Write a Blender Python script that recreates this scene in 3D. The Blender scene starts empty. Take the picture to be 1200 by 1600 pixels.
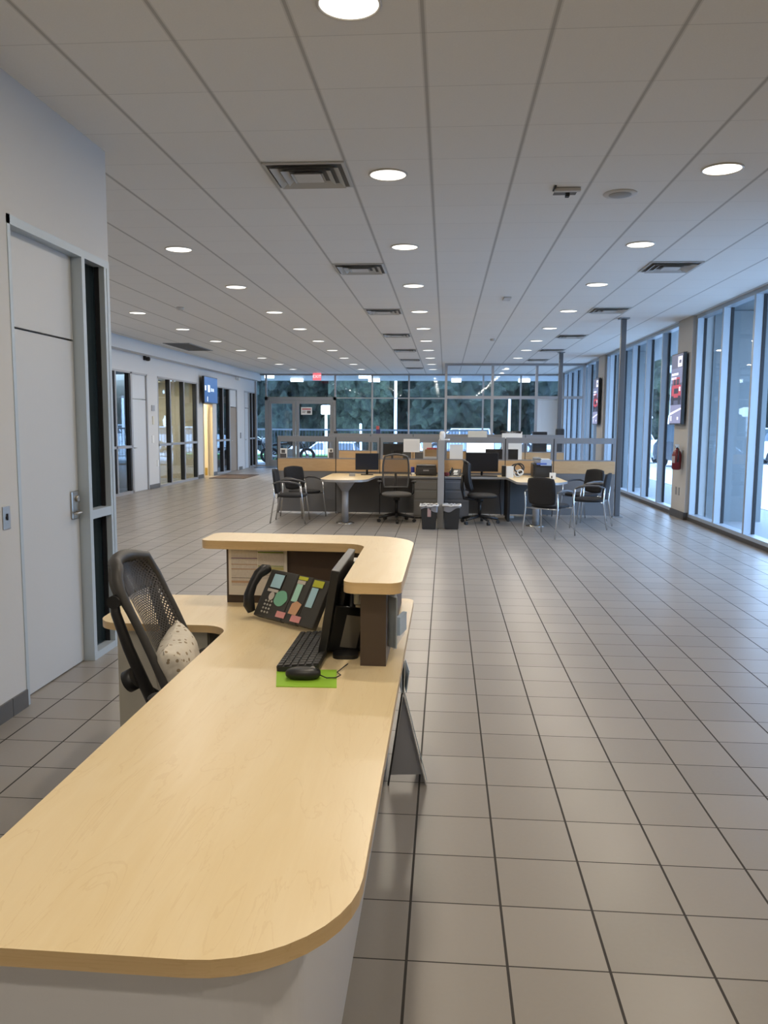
import bpy, bmesh, math, random
from mathutils import Vector, Matrix
from mathutils import noise as mnoise
random.seed(7)
S = bpy.context.scene
C = S.collection
PI = math.pi
HC = 3.478          # ceiling height
XR = 4.2            # inner face of the right-hand glass wall
XL = -7.18          # far left wall
XN = -2.37          # near left wall
YB = 30.0           # back glass wall

# ------------------------------------------------------------------ camera
cam = bpy.data.cameras.new('camera'); camo = bpy.data.objects.new('camera', cam); C.objects.link(camo)
yaw, pitch, roll = 0.07567, 0.10928, 0.00632
F = Vector((-math.sin(yaw)*math.cos(pitch), math.cos(yaw)*math.cos(pitch), -math.sin(pitch)))
R = Vector((math.cos(yaw), math.sin(yaw), 0)); U = R.cross(F)
R2 = math.cos(roll)*R + math.sin(roll)*U; U2 = -math.sin(roll)*R + math.cos(roll)*U
M4 = Matrix((R2, U2, -F)).transposed().to_4x4(); M4.translation = Vector((0, 0, 1.6197))
camo.matrix_world = M4
cam.sensor_fit = 'VERTICAL'; cam.sensor_height = 32.0; cam.lens = 1248.5*32/1600; cam.clip_end = 400
S.camera = camo
S.view_settings.view_transform = 'Standard'; S.view_settings.look = 'None'
S.view_settings.exposure = 0.30; S.view_settings.gamma = 1.0
S.cycles.max_bounces = 7; S.cycles.transparent_max_bounces = 24; S.cycles.glossy_bounces = 4
S.cycles.sample_clamp_indirect = 4.0; S.cycles.caustics_reflective = False; S.cycles.caustics_refractive = False
try:
    S.cycles.use_denoising = True
except Exception: pass

# ------------------------------------------------------------------ world (overcast dusk)
W = bpy.data.worlds.new('world'); S.world = W; W.use_nodes = True
nt = W.node_tree; bg = nt.nodes['Background']
tc = nt.nodes.new('ShaderNodeTexCoord'); sp = nt.nodes.new('ShaderNodeSeparateXYZ'); rp = nt.nodes.new('ShaderNodeValToRGB')
nt.links.new(tc.outputs['Generated'], sp.inputs[0]); nt.links.new(sp.outputs['Z'], rp.inputs[0]); nt.links.new(rp.outputs[0], bg.inputs[0])
rp.color_ramp.elements[0].position = 0.0; rp.color_ramp.elements[0].color = (.30, .40, .52, 1)
rp.color_ramp.elements[1].position = 0.5; rp.color_ramp.elements[1].color = (.48, .66, .96, 1)
bg.inputs[1].default_value = 9.5
LAMP_W = 16.5
LAMP_COL = (1.0, .88, .72)

# ------------------------------------------------------------------ materials
MATS = {}
def mat(name, col=(.5, .5, .5), rough=.5, metal=0, emit=None, es=0, spec=None, bump=0, bscale=50, var=0, vscale=8):
    if name in MATS: return MATS[name]
    m = bpy.data.materials.new(name); m.use_nodes = True; n = m.node_tree; b = n.nodes['Principled BSDF']
    b.inputs['Base Color'].default_value = (*col, 1); b.inputs['Roughness'].default_value = rough; b.inputs['Metallic'].default_value = metal
    if spec is not None: b.inputs['Specular IOR Level'].default_value = spec
    if emit: b.inputs['Emission Color'].default_value = (*emit, 1); b.inputs['Emission Strength'].default_value = es
    if bump or var:
        t = n.nodes.new('ShaderNodeTexCoord')
    if bump:
        nz = n.nodes.new('ShaderNodeTexNoise'); nz.inputs['Scale'].default_value = bscale
        n.links.new(t.outputs['Object'], nz.inputs['Vector'])
        bp = n.nodes.new('ShaderNodeBump'); bp.inputs['Strength'].default_value = bump; bp.inputs['Distance'].default_value = .01
        n.links.new(nz.outputs[0], bp.inputs['Height']); n.links.new(bp.outputs[0], b.inputs['Normal'])
    if var:
        nz = n.nodes.new('ShaderNodeTexNoise'); nz.inputs['Scale'].default_value = vscale; nz.inputs['Detail'].default_value = 4
        n.links.new(t.outputs['Object'], nz.inputs['Vector'])
        mx = n.nodes.new('ShaderNodeMix'); mx.data_type = 'RGBA'
        mx.inputs['A'].default_value = (*[max(0, c*(1-var)) for c in col], 1); mx.inputs['B'].default_value = (*[min(1, c*(1+var)) for c in col], 1)
        n.links.new(nz.outputs[0], mx.inputs['Factor']); n.links.new(mx.outputs['Result'], b.inputs['Base Color'])
    MATS[name] = m
    return m

class NB:
    """little node builder"""
    def __init__(s, m): s.n = m.node_tree.nodes; s.l = m.node_tree.links; s.b = s.n.get('Principled BSDF')
    def add(s, t, **k):
        o = s.n.new(t)
        for a, v in k.items(): setattr(o, a, v)
        return o
    def math(s, op, a, b=0.0, c=0.0):
        o = s.add('ShaderNodeMath', operation=op)
        for i, v in enumerate((a, b, c)):
            if isinstance(v, (int, float)): o.inputs[i].default_value = v
            else: s.l.new(v, o.inputs[i])
        return o.outputs[0]
    def mix(s, f, a, b):
        o = s.add('ShaderNodeMix', data_type='RGBA')
        for k, v in (('Factor', f), ('A', a), ('B', b)):
            i = o.inputs[k] if k != 'Factor' else o.inputs[0]
            if isinstance(v, (int, float)): i.default_value = v
            elif isinstance(v, tuple): i.default_value = (*v, 1)
            else: s.l.new(v, i)
        return o.outputs['Result']
def line_mask(nb, coord, off, period, width):
    """1 inside a thin line repeated every period"""
    v = nb.math('SUBTRACT', coord, off); v = nb.math('DIVIDE', v, period); v = nb.math('FRACT', nb.math('ADD', v, 100.5))
    v = nb.math('ABSOLUTE', nb.math('SUBTRACT', v, .5))
    return nb.math('LESS_THAN', v, width/period/2)
def cell(nb, coord, off, period):
    v = nb.math('SUBTRACT', coord, off); v = nb.math('DIVIDE', v, period); return nb.math('FLOOR', v)

def floor_material():
    m = mat('ceramic_floor_tile', (.3, .28, .26), .33, spec=.32); nb = NB(m)
    g = nb.add('ShaderNodeNewGeometry'); s = nb.add('ShaderNodeSeparateXYZ'); nb.l.new(g.outputs['Position'], s.inputs[0])
    lx = line_mask(nb, s.outputs['X'], -.0952, .3048, .0085); ly = line_mask(nb, s.outputs['Y'], 2.265, .3048, .0055)
    gr = nb.math('MAXIMUM', lx, ly)
    cx = cell(nb, s.outputs['X'], -.0952, .3048); cy = cell(nb, s.outputs['Y'], 2.265, .3048)
    cb = nb.add('ShaderNodeCombineXYZ'); nb.l.new(cx, cb.inputs[0]); nb.l.new(cy, cb.inputs[1])
    wn = nb.add('ShaderNodeTexWhiteNoise', noise_dimensions='2D'); nb.l.new(cb.outputs[0], wn.inputs['Vector'])
    base = nb.mix(wn.outputs['Value'], (.262, .240, .216), (.312, .288, .260))
    nz = nb.add('ShaderNodeTexNoise'); nz.inputs['Scale'].default_value = 60; nb.l.new(g.outputs['Position'], nz.inputs['Vector'])
    base = nb.mix(nb.math('MULTIPLY', nz.outputs[0], .25), base, (.34, .32, .30))
    col = nb.mix(gr, base, (.045, .04, .036))
    nb.l.new(col, nb.b.inputs['Base Color'])
    nz2 = nb.add('ShaderNodeTexNoise'); nz2.inputs['Scale'].default_value = 5; nb.l.new(g.outputs['Position'], nz2.inputs['Vector'])
    r = nb.math('MULTIPLY_ADD', nz2.outputs[0], .05, .285); r = nb.math('MAXIMUM', r, nb.math('MULTIPLY', gr, .8)); nb.l.new(r, nb.b.inputs['Roughness'])
    h = nb.math('MULTIPLY', gr, -1.0)
    bp = nb.add('ShaderNodeBump'); bp.inputs['Strength'].default_value = .35; bp.inputs['Distance'].default_value = .003
    nb.l.new(h, bp.inputs['Height']); nb.l.new(bp.outputs[0], nb.b.inputs['Normal'])
    return m
def ceiling_material():
    m = mat('ceiling_tile', (.7, .68, .65), .9); nb = NB(m)
    g = nb.add('ShaderNodeNewGeometry'); s = nb.add('ShaderNodeSeparateXYZ'); nb.l.new(g.outputs['Position'], s.inputs[0])
    lx = line_mask(nb, s.outputs['X'], -1.9609, .6096, .017); ly = line_mask(nb, s.outputs['Y'], 4.0418, .6096, .006)
    lx2 = line_mask(nb, s.outputs['X'], -1.9609, .6096, .034)
    nz = nb.add('ShaderNodeTexNoise'); nz.inputs['Scale'].default_value = 90; nb.l.new(g.outputs['Position'], nz.inputs['Vector'])
    cx = cell(nb, s.outputs['X'], -1.9609, .6096); cy = cell(nb, s.outputs['Y'], 4.0418, .6096)
    cb = nb.add('ShaderNodeCombineXYZ'); nb.l.new(cx, cb.inputs[0]); nb.l.new(cy, cb.inputs[1])
    wn = nb.add('ShaderNodeTexWhiteNoise', noise_dimensions='2D'); nb.l.new(cb.outputs[0], wn.inputs['Vector'])
    base = nb.mix(nz.outputs[0], (.78, .765, .73), (.84, .825, .79))
    base = nb.mix(nb.math('MULTIPLY', wn.outputs['Value'], .12), base, (.70, .68, .64))
    c = nb.mix(nb.math('MULTIPLY', lx2, .25), base, (.3, .28, .25)); c = nb.mix(nb.math('MULTIPLY', lx, .45), c, (.2, .19, .17))
    c = nb.mix(nb.math('MULTIPLY', ly, .35), c, (.3, .29, .28)); nb.l.new(c, nb.b.inputs['Base Color'])
    bp = nb.add('ShaderNodeBump'); bp.inputs['Strength'].default_value = .3; bp.inputs['Distance'].default_value = .01
    nb.l.new(nb.math('SUBTRACT', nb.math('MULTIPLY', nz.outputs[0], .1), nb.math('MAXIMUM', lx2, ly)), bp.inputs['Height']); nb.l.new(bp.outputs[0], nb.b.inputs['Normal'])
    return m
def wood_material(name, c1, c2, c3, rough=.32, sc=(5.5, .8, 5.5)):
    m = mat(name, c1, rough); nb = NB(m)
    t = nb.add('ShaderNodeNewGeometry'); mp = nb.add('ShaderNodeMapping'); mp.inputs['Scale'].default_value = sc; mp.inputs['Rotation'].default_value = (0, 0, .12)
    nb.l.new(t.outputs['Position'], mp.inputs[0])
    n1 = nb.add('ShaderNodeTexNoise'); n1.inputs['Scale'].default_value = 1.6; n1.inputs['Detail'].default_value = 6; n1.inputs['Distortion'].default_value = 1.4; nb.l.new(mp.outputs[0], n1.inputs['Vector'])
    r1 = nb.add('ShaderNodeValToRGB'); r1.color_ramp.elements[0].position = .35; r1.color_ramp.elements[1].position = .66; nb.l.new(n1.outputs[0], r1.inputs[0])
    a = nb.mix(r1.outputs[0], c1, c2)
    mp2 = nb.add('ShaderNodeMapping'); mp2.inputs['Scale'].default_value = (sc[0]*9, sc[1]*4, sc[2]*9); nb.l.new(t.outputs['Position'], mp2.inputs[0])
    n2 = nb.add('ShaderNodeTexNoise'); n2.inputs['Scale'].default_value = 2.5; n2.inputs['Detail'].default_value = 3; nb.l.new(mp2.outputs[0], n2.inputs['Vector'])
    a = nb.mix(nb.math('MULTIPLY', n2.outputs[0], .25), a, c3)
    n3 = nb.add('ShaderNodeTexNoise'); n3.inputs['Scale'].default_value = 1.1; n3.inputs['Detail'].default_value = 8; n3.inputs['Distortion'].default_value = 3.; nb.l.new(mp.outputs[0], n3.inputs['Vector'])
    v = nb.math('ABSOLUTE', nb.math('SUBTRACT', n3.outputs[0], .5)); v = nb.math('LESS_THAN', v, .008)
    a = nb.mix(nb.math('MULTIPLY', v, .3), a, c3)
    nb.l.new(a, nb.b.inputs['Base Color'])
    return m
def glass_material(name, tint, gloss=1.0, ior=1.45):
    m = bpy.data.materials.new(name); m.use_nodes = True; n = m.node_tree; n.nodes.clear()
    o = n.nodes.new('ShaderNodeOutputMaterial'); t = n.nodes.new('ShaderNodeBsdfTransparent'); g = n.nodes.new('ShaderNodeBsdfGlossy')
    t.inputs[0].default_value = (*tint, 1); g.inputs['Roughness'].default_value = .015; g.inputs[0].default_value = (.95, .97, 1, 1)
    nb = NB(m); ge = nb.add('ShaderNodeNewGeometry'); vm = nb.add('ShaderNodeVectorMath', operation='DOT_PRODUCT')
    nb.l.new(ge.outputs['Normal'], vm.inputs[0]); nb.l.new(ge.outputs['Incoming'], vm.inputs[1])
    c = nb.math('SUBTRACT', 1.0, nb.math('ABSOLUTE', vm.outputs['Value'])); f = nb.add('ShaderNodeMath', operation='MULTIPLY_ADD')
    nb.l.new(nb.math('POWER', c, 5.0), f.inputs[0]); f.inputs[1].default_value = .9; f.inputs[2].default_value = .04
    x = n.nodes.new('ShaderNodeMath'); x.operation = 'MULTIPLY'; x.inputs[1].default_value = gloss; x.use_clamp = True
    mx = n.nodes.new('ShaderNodeMixShader')
    n.links.new(f.outputs[0], x.inputs[0]); n.links.new(x.outputs[0], mx.inputs[0]); n.links.new(t.outputs[0], mx.inputs[1]); n.links.new(g.outputs[0], mx.inputs[2]); n.links.new(mx.outputs[0], o.inputs[0])
    MATS[name] = m
    return m
def mesh_fabric(name, col, scale, hole=.33, axes=('Y', 'Z')):
    """woven mesh: small holes in a solid sheet"""
    m = bpy.data.materials.new(name); m.use_nodes = True; nb = NB(m); b = nb.b
    b.inputs['Base Color'].default_value = (*col, 1); b.inputs['Roughness'].default_value = .5
    t = nb.add('ShaderNodeTexCoord'); s = nb.add('ShaderNodeSeparateXYZ'); nb.l.new(t.outputs['Object'], s.inputs[0])
    u = nb.math('MULTIPLY', s.outputs[axes[0]], scale); v = nb.math('MULTIPLY', s.outputs[axes[1]], scale)
    a = nb.math('ADD', u, v); c = nb.math('SUBTRACT', u, v)
    fa = nb.math('ABSOLUTE', nb.math('SUBTRACT', nb.math('FRACT', nb.math('ADD', a, 100)), .5)); fc = nb.math('ABSOLUTE', nb.math('SUBTRACT', nb.math('FRACT', nb.math('ADD', c, 100)), .5))
    h = nb.math('MULTIPLY', nb.math('LESS_THAN', fa, hole), nb.math('LESS_THAN', fc, hole))
    tr = nb.add('ShaderNodeBsdfTransparent'); mx = nb.add('ShaderNodeMixShader')
    nb.l.new(h, mx.inputs[0]); nb.l.new(b.outputs[0], mx.inputs[1]); nb.l.new(tr.outputs[0], mx.inputs[2])
    nb.l.new(mx.outputs[0], nb.n['Material Output'].inputs[0]); MATS[name] = m
    return m

FLOOR = floor_material(); CEIL = ceiling_material()
MAPLE = wood_material('maple_laminate', (.84, .67, .39), (.88, .72, .45), (.72, .53, .27))
MAPLE_EDGE = wood_material('maple_edge', (.68, .48, .24), (.74, .54, .29), (.56, .37, .17), sc=(1.2, 1.2, 14))
MAPLE_BAND = wood_material('maple_panel_band', (.50, .33, .17), (.55, .37, .20), (.45, .28, .13), .5, (1.5, 1.5, 9))
WALL = mat('painted_wall', (.60, .61, .62), .75, bump=.05, bscale=220)
WALLW = mat('warm_column_paint', (.50, .49, .47), .8, bump=.05, bscale=220)
DOORW = mat('white_laminate_door', (.58, .60, .62), .45)
ALU = mat('anodized_aluminium', (.41, .46, .51), .40, .45)
ALUF = mat('door_frame_paint', (.48, .55, .61), .45, .15)
ALUD = mat('dark_bronze_gasket', (.012, .013, .016), .5)
GREYF = mat('grey_metal_frame', (.27, .28, .29), .45, .3)
GREYP = mat('grey_partition_panel', (.17, .17, .175), .75, var=.06, vscale=3)
GREYL = mat('light_grey_metal', (.36, .36, .37), .42, .3)
BROWN = mat('dark_brown_laminate', (.070, .047, .035), .42)
BASEW = mat('grey_white_laminate', (.68, .68, .70), .45)
CREAM = mat('cream_laminate', (.66, .63, .54), .5)
BLACK = mat('black_plastic', (.012, .012, .013), .38)
BLACKM = mat('matte_black_plastic', (.02, .02, .021), .6)
CHARC = mat('charcoal_plastic', (.045, .043, .042), .45)
FABR = mat('black_seat_fabric', (.018, .018, .02), .92, bump=.3, bscale=300, var=.2, vscale=60)
FABG = mat('grey_seat_fabric', (.11, .105, .10), .9, bump=.3, bscale=300)
FABB = mat('navy_back_fabric', (.035, .045, .075), .85)
CHROME = mat('satin_chrome', (.62, .62, .62), .22, 1)
STEEL = mat('brushed_steel', (.45, .43, .40), .35, .9)
WHITE = mat('white_plastic', (.75, .75, .74), .45)
PAPER = mat('white_paper', (.78, .77, .74), .8)
PAPERB = mat('blue_white_paper', (.58, .68, .80), .6)
TILEB = mat('grey_base_tile', (.105, .105, .105), .4)
TILED = mat('dark_base_tile', (.05, .045, .042), .45)
GLASS = glass_material('window_glass', (.84, .91, .97), .42)
GLASSN = glass_material('side_glass', (.55, .60, .62), .35)
GLASSP = glass_material('partition_glass', (.95, .96, .97), .6)
GLASSO = glass_material('office_glass', (.72, .77, .79), 1.3)
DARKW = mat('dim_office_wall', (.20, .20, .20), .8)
CREAMW = mat('cream_office_wall', (.72, .65, .52), .8)
RED = mat('red_paint', (.16, .010, .015), .35)
GREEN = mat('lime_green_paper', (.30, .55, .03), .7)

# ------------------------------------------------------------------ mesh helpers
def bm_new(): return bmesh.new()
def T(x=0, y=0, z=0, rx=0, ry=0, rz=0):
    return Matrix.Translation((x, y, z)) @ Matrix.Rotation(rz, 4, 'Z') @ Matrix.Rotation(ry, 4, 'Y') @ Matrix.Rotation(rx, 4, 'X')
def box(bm, x0, x1, y0, y1, z0, z1, mi=0, bev=0, m=None):
    vs = [bm.verts.new((x, y, z)) for z in (z0, z1) for y in (y0, y1) for x in (x0, x1)]
    fs = [(0, 2, 3, 1), (4, 5, 7, 6), (0, 1, 5, 4), (2, 6, 7, 3), (0, 4, 6, 2), (1, 3, 7, 5)]
    ff = [bm.faces.new([vs[i] for i in f]) for f in fs]
    for f in ff: f.material_index = mi
    if bev:
        es = list({e for f in ff for e in f.edges})
        r = bmesh.ops.bevel(bm, geom=es, offset=bev, segments=2, profile=.6, affect='EDGES')
        for f in r['faces']: f.material_index = mi
        vs = list({v for f in r['faces'] for v in f.verts} | {v for v in vs if v.is_valid})
    if m is not None:
        for v in vs: v.co = m @ v.co
    return vs
def prism(bm, pts, z0, z1, mi=0, side=None, m=None, smooth=False):
    lo = [bm.verts.new((x, y, z0)) for x, y in pts]; hi = [bm.verts.new((x, y, z1)) for x, y in pts]; n = len(pts)
    a = bm.faces.new(list(reversed(lo))); b = bm.faces.new(hi); a.material_index = b.material_index = mi
    for i in range(n):
        f = bm.faces.new((lo[i], lo[(i+1) % n], hi[(i+1) % n], hi[i])); f.material_index = mi if side is None else side; f.smooth = smooth
    if m is not None:
        for v in lo+hi: v.co = m @ v.co
    return lo+hi
def rounded(pts, radii, n=8):
    """polygon with arc corners"""
    out = []; N = len(pts)
    for i in range(N):
        p = Vector(pts[i]); a = Vector(pts[i-1]); b = Vector(pts[(i+1) % N]); r = radii[i] if isinstance(radii, (list, tuple)) else radii
        if r <= 0: out.append(tuple(p)); continue
        u = (a-p).normalized(); v = (b-p).normalized(); ang = u.angle(v); d = r/math.tan(ang/2); d = min(d, (a-p).length*.49, (b-p).length*.49)
        r2 = d*math.tan(ang/2); c = p+(u+v).normalized()*(r2/math.sin(ang/2)); s = p+u*d-c; e = p+v*d-c
        a0 = math.atan2(s.y, s.x); a1 = math.atan2(e.y, e.x); da = (a1-a0+PI) % (2*PI)-PI
        for k in range(n+1):
            t = a0+da*k/n; out.append((c.x+r2*math.cos(t), c.y+r2*math.sin(t)))
    return out
def tube(bm, pts, r, seg=10, mi=0, m=None, closed=False, cap=True):
    pts = [Vector(p) for p in pts]; n = len(pts); rs = r if isinstance(r, (list, tuple)) else [r]*n; rings = []; up = Vector((0, 0, 1)); prev = None
    for i, p in enumerate(pts):
        if closed: d = pts[(i+1) % n]-pts[i-1]
        else: d = pts[min(i+1, n-1)]-pts[max(i-1, 0)]
        d.normalize()
        if prev is None:
            a = Vector((1, 0, 0)) if abs(d.x) < .9 else Vector((0, 1, 0)); s = d.cross(a).normalized()
        else: s = (prev-d*prev.dot(d)).normalized()
        prev = s; t = d.cross(s)
        rings.append([bm.verts.new(p+(s*math.cos(2*PI*k/seg)+t*math.sin(2*PI*k/seg))*rs[i]) for k in range(seg)])
    for i in range(n if closed else n-1):
        A = rings[i]; B = rings[(i+1) % n]
        for k in range(seg):
            f = bm.faces.new((A[k], A[(k+1) % seg], B[(k+1) % seg], B[k])); f.smooth = True; f.material_index = mi
    if cap and not closed:
        bm.faces.new(list(reversed(rings[0]))).material_index = mi; bm.faces.new(rings[-1]).material_index = mi
    if m is not None:
        for g in rings:
            for v in g: v.co = m @ v.co
def lathe(bm, prof, seg=24, mi=0, m=None):
    rings = []
    for r, z in prof: rings.append([bm.verts.new((max(r, 1e-4)*math.cos(2*PI*k/seg), max(r, 1e-4)*math.sin(2*PI*k/seg), z)) for k in range(seg)])
    for A, B in zip(rings, rings[1:]):
        for k in range(seg):
            f = bm.faces.new((A[k], A[(k+1) % seg], B[(k+1) % seg], B[k])); f.smooth = True; f.material_index = mi
    bm.faces.new(list(reversed(rings[0]))).material_index = mi; bm.faces.new(rings[-1]).material_index = mi
    if m is not None:
        for g in rings:
            for v in g: v.co = m @ v.co
def cyl(bm, x, y, z0, z1, r, seg=20, mi=0, r2=None, m=None):
    mm = Matrix.Translation((x, y, 0)) if m is None else m @ Matrix.Translation((x, y, 0))
    lathe(bm, [(r, z0), (r if r2 is None else r2, z1)], seg, mi, mm)
def sheet(bm, grid, thick=0, mi=0, smooth=True):
    """grid of points -> surface, optionally with thickness"""
    nr, nc = len(grid), len(grid[0]); G = [[bm.verts.new(p) for p in row] for row in grid]; fs = []
    for i in range(nr-1):
        for j in range(nc-1):
            f = bm.faces.new((G[i][j], G[i][j+1], G[i+1][j+1], G[i+1][j])); f.smooth = smooth; f.material_index = mi; fs.append(f)
    if thick:
        bmesh.ops.recalc_face_normals(bm, faces=fs); bmesh.ops.solidify(bm, geom=fs, thickness=thick)
def blob(bm, sx, sy, sz, m=None, e=4.0, seg=28, rings=16, mi=0):
    """superellipsoid cushion"""
    def pw(v, k): return math.copysign(abs(v)**k, v)
    g = []
    for i in range(rings+1):
        a = -PI/2+PI*i/rings; row = []
        for j in range(seg):
            b = 2*PI*j/seg; row.append(bm.verts.new((sx*pw(math.cos(a), .7)*pw(math.cos(b), 2/e), sy*pw(math.cos(a), .7)*pw(math.sin(b), 2/e), sz*pw(math.sin(a), .8))))
        g.append(row)
    for A, B in zip(g, g[1:]):
        for k in range(seg):
            f = bm.faces.new((A[k], A[(k+1) % seg], B[(k+1) % seg], B[k])); f.smooth = True; f.material_index = mi
    if m is not None:
        for r in g:
            for v in r: v.co = m @ v.co
    bmesh.ops.remove_doubles(bm, verts=[v for r in (g[0], g[-1]) for v in r], dist=1e-4)

def obj(name, bm, m, parent=None, loc=None, rot=None):
    bmesh.ops.recalc_face_normals(bm, faces=bm.faces[:])
    me = bpy.data.meshes.new(name); bm.to_mesh(me); bm.free()
    for x in (m if isinstance(m, (list, tuple)) else [m]): me.materials.append(x)
    o = bpy.data.objects.new(name, me); C.objects.link(o)
    if parent is not None: o.parent = parent
    if loc: o.location = loc
    if rot: o.rotation_euler = rot
    return o
def center(o):
    """move a top-level mesh's origin to its base centre"""
    me = o.data; xs = [v.co for v in me.vertices]
    c = Vector(((min(v.x for v in xs)+max(v.x for v in xs))/2, (min(v.y for v in xs)+max(v.y for v in xs))/2, min(v.z for v in xs)))
    me.transform(Matrix.Translation(-c)); o.location = o.location+c
    return o
def tag(o, label, cat, group=None, kind=None):
    o['label'] = label; o['category'] = cat
    if group: o['group'] = group
    if kind: o['kind'] = kind
    return o
def thing(name, label, cat, loc=(0, 0, 0), rz=0, group=None):
    o = bpy.data.objects.new(name, None); C.objects.link(o); o.location = loc; o.rotation_euler = (0, 0, rz); o.empty_display_size = .1
    return tag(o, label, cat, group)
def struct(name, bm, m, parent=None):
    o = obj(name, bm, m, parent)
    if parent is None: o['kind'] = 'structure'; center(o)
    return o
def sempty(name, loc=(0, 0, 0)):
    o = bpy.data.objects.new(name, None); C.objects.link(o); o.location = loc; o['kind'] = 'structure'; return o
def dup(root, loc, rz=None, label=None, group=None):
    r = root.copy(); C.objects.link(r); r.location = loc
    if rz is not None: r.rotation_euler = (0, 0, rz)
    if label: r['label'] = label
    if group: r['group'] = group
    for ch in list(root.children):
        c = ch.copy(); C.objects.link(c); c.parent = r
        for g in ch.children:
            d = g.copy(); C.objects.link(d); d.parent = c
    return r
def simple(name, label, cat, m, fn, group=None):
    b = bm_new(); fn(b); return tag(center(obj(name, b, m)), label, cat, group)
def text_mesh(s, size, m, name, parent, matrix, extrude=.001):
    cu = bpy.data.curves.new('t', 'FONT'); cu.body = s; cu.size = size; cu.extrude = extrude; cu.align_x = 'CENTER'; cu.align_y = 'CENTER'
    o = bpy.data.objects.new('t', cu); C.objects.link(o)
    dg = bpy.context.evaluated_depsgraph_get(); me = bpy.data.meshes.new_from_object(o.evaluated_get(dg)); bpy.data.objects.remove(o)
    me.transform(matrix); me.materials.clear(); me.materials.append(m)
    q = bpy.data.objects.new(name, me); C.objects.link(q); q.parent = parent
    return q

# ================================================================== SETTING
Y0 = -6.4
b = bm_new(); box(b, -11, XR, Y0, YB, -.1, 0); struct('floor', b, FLOOR)
b = bm_new(); box(b, XL-.1, XR+.15, Y0, YB, HC, HC+.1); struct('ceiling', b, CEIL)
b = bm_new(); box(b, XN-.2, XR+.15, Y0-.15, Y0, 0, HC); struct('wall_behind', b, WALL)
# ---- near left wall with the recessed door and sidelight
DY0, DY1 = 4.27, 5.155       # door opening
SY0, SY1 = 5.20, 5.50        # sidelight glass
YC = 5.585                   # wall corner
TOPN = 2.735
b = bm_new()
box(b, XN-.16, XN, Y0, DY0, 0, HC); box(b, XN-.16, XN, DY0, YC, TOPN, HC)
struct('wall_left_near', b, WALL)
b = bm_new(); box(b, XL, XN-.16, YC-.16, YC, 0, HC); struct('wall_return', b, WALL)
b = bm_new(); box(b, XN, XN+.012, Y0, 3.55, 0, .10); box(b, XN, XN+.012, 3.556, 4.10, 0, .10); box(b, XN, XN+.012, 4.106, DY0-.005, 0, .10)
struct('baseboard_left_near', b, TILEB)
b = bm_new()
box(b, XN-.14, XN+.004, DY0, DY0+.03, 0, TOPN)                 # left jamb
box(b, XN-.14, XN+.004, DY0, YC, TOPN-.05, TOPN)             # head
box(b, XN-.14, XN+.004, DY1, SY0, 0, TOPN-.05)                 # mullion
box(b, XN-.14, XN+.004, SY1, SY1+.035, 0, TOPN-.05)
box(b, XN-.14, XN+.004, SY1+.045, YC, 0, TOPN-.05)
box(b, XN-.10, XN-.02, SY1+.035, SY1+.045, 0, TOPN-.05, mi=1)
box(b, XN-.063, XN-.034, SY1-.012, SY1, .05, TOPN-.05, mi=1)
box(b, XN-.14, XN+.003, SY0, SY1, 0, .05); box(b, XN-.14, XN+.003, SY0, SY1, .97, 1.03)
struct('trim_1', b, [ALUF, ALUD])
d = sempty('door_1', (XN-.09, (DY0+DY1)/2, 0)); hw = (DY1-DY0)/2-.002
b = bm_new(); box(b, -.022, .022, -hw+.03, hw-.005, .008, 2.145, bev=.002); obj('door_leaf', b, DOORW, d)
b = bm_new(); box(b, -.022, .022, -hw+.03, hw-.005, 2.157, TOPN-.05); obj('transom_panel', b, DOORW, d)
b = bm_new(); box(b, -.03, -.01, -hw+.03, hw, .0, TOPN-.05); obj('seal', b, ALUD, d)
b = bm_new()
box(b, .022, .034, hw-.125, hw-.015, .985, 1.17, bev=.010)
hd = obj('door_handle', b, STEEL, d)
b = bm_new(); tube(b, [(.03, hw-.06, 1.03), (.065, hw-.06, 1.03), (.075, hw-.09, 1.03), (.075, hw-.17, 1.03)][::1], .009); cyl(b, 0, 0, 0, .02, .02, m=T(.03, hw-.06, 1.12, ry=PI/2)); obj('lever', b, STEEL, hd)
b = bm_new(); box(b, XN-.075, XN-.065, SY0, SY1, .05, .97); box(b, XN-.075, XN-.065, SY0, SY1, 1.03, TOPN-.05); struct('window_1', b, GLASSN)
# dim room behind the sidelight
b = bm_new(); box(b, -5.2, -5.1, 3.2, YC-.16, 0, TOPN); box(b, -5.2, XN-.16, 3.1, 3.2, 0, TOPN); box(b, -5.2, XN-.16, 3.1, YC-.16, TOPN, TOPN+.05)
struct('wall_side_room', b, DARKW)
b = bm_new(); box(b, XN-.45, XN-.40, 5.05, 5.2, 0, TOPN); box(b, XN-.5, XN-.45, 5.20, 5.32, 0, TOPN, mi=1); struct('trim_2', b, [ALUD, GREYF])
simple('wall_switch', 'steel rectangular switch plate with a dark key slot on the near left wall', 'switch', [STEEL, ALUD],
       lambda q: (box(q, XN, XN+.005, 4.10, 4.175, 1.04, 1.165, bev=.002), cyl(q, 0, 0, 0, .004, .010, mi=1, m=T(XN+.005, 4.138, 1.105, ry=PI/2)), box(q, XN+.005, XN+.012, 4.134, 4.142, 1.09, 1.125, mi=1)))

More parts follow.
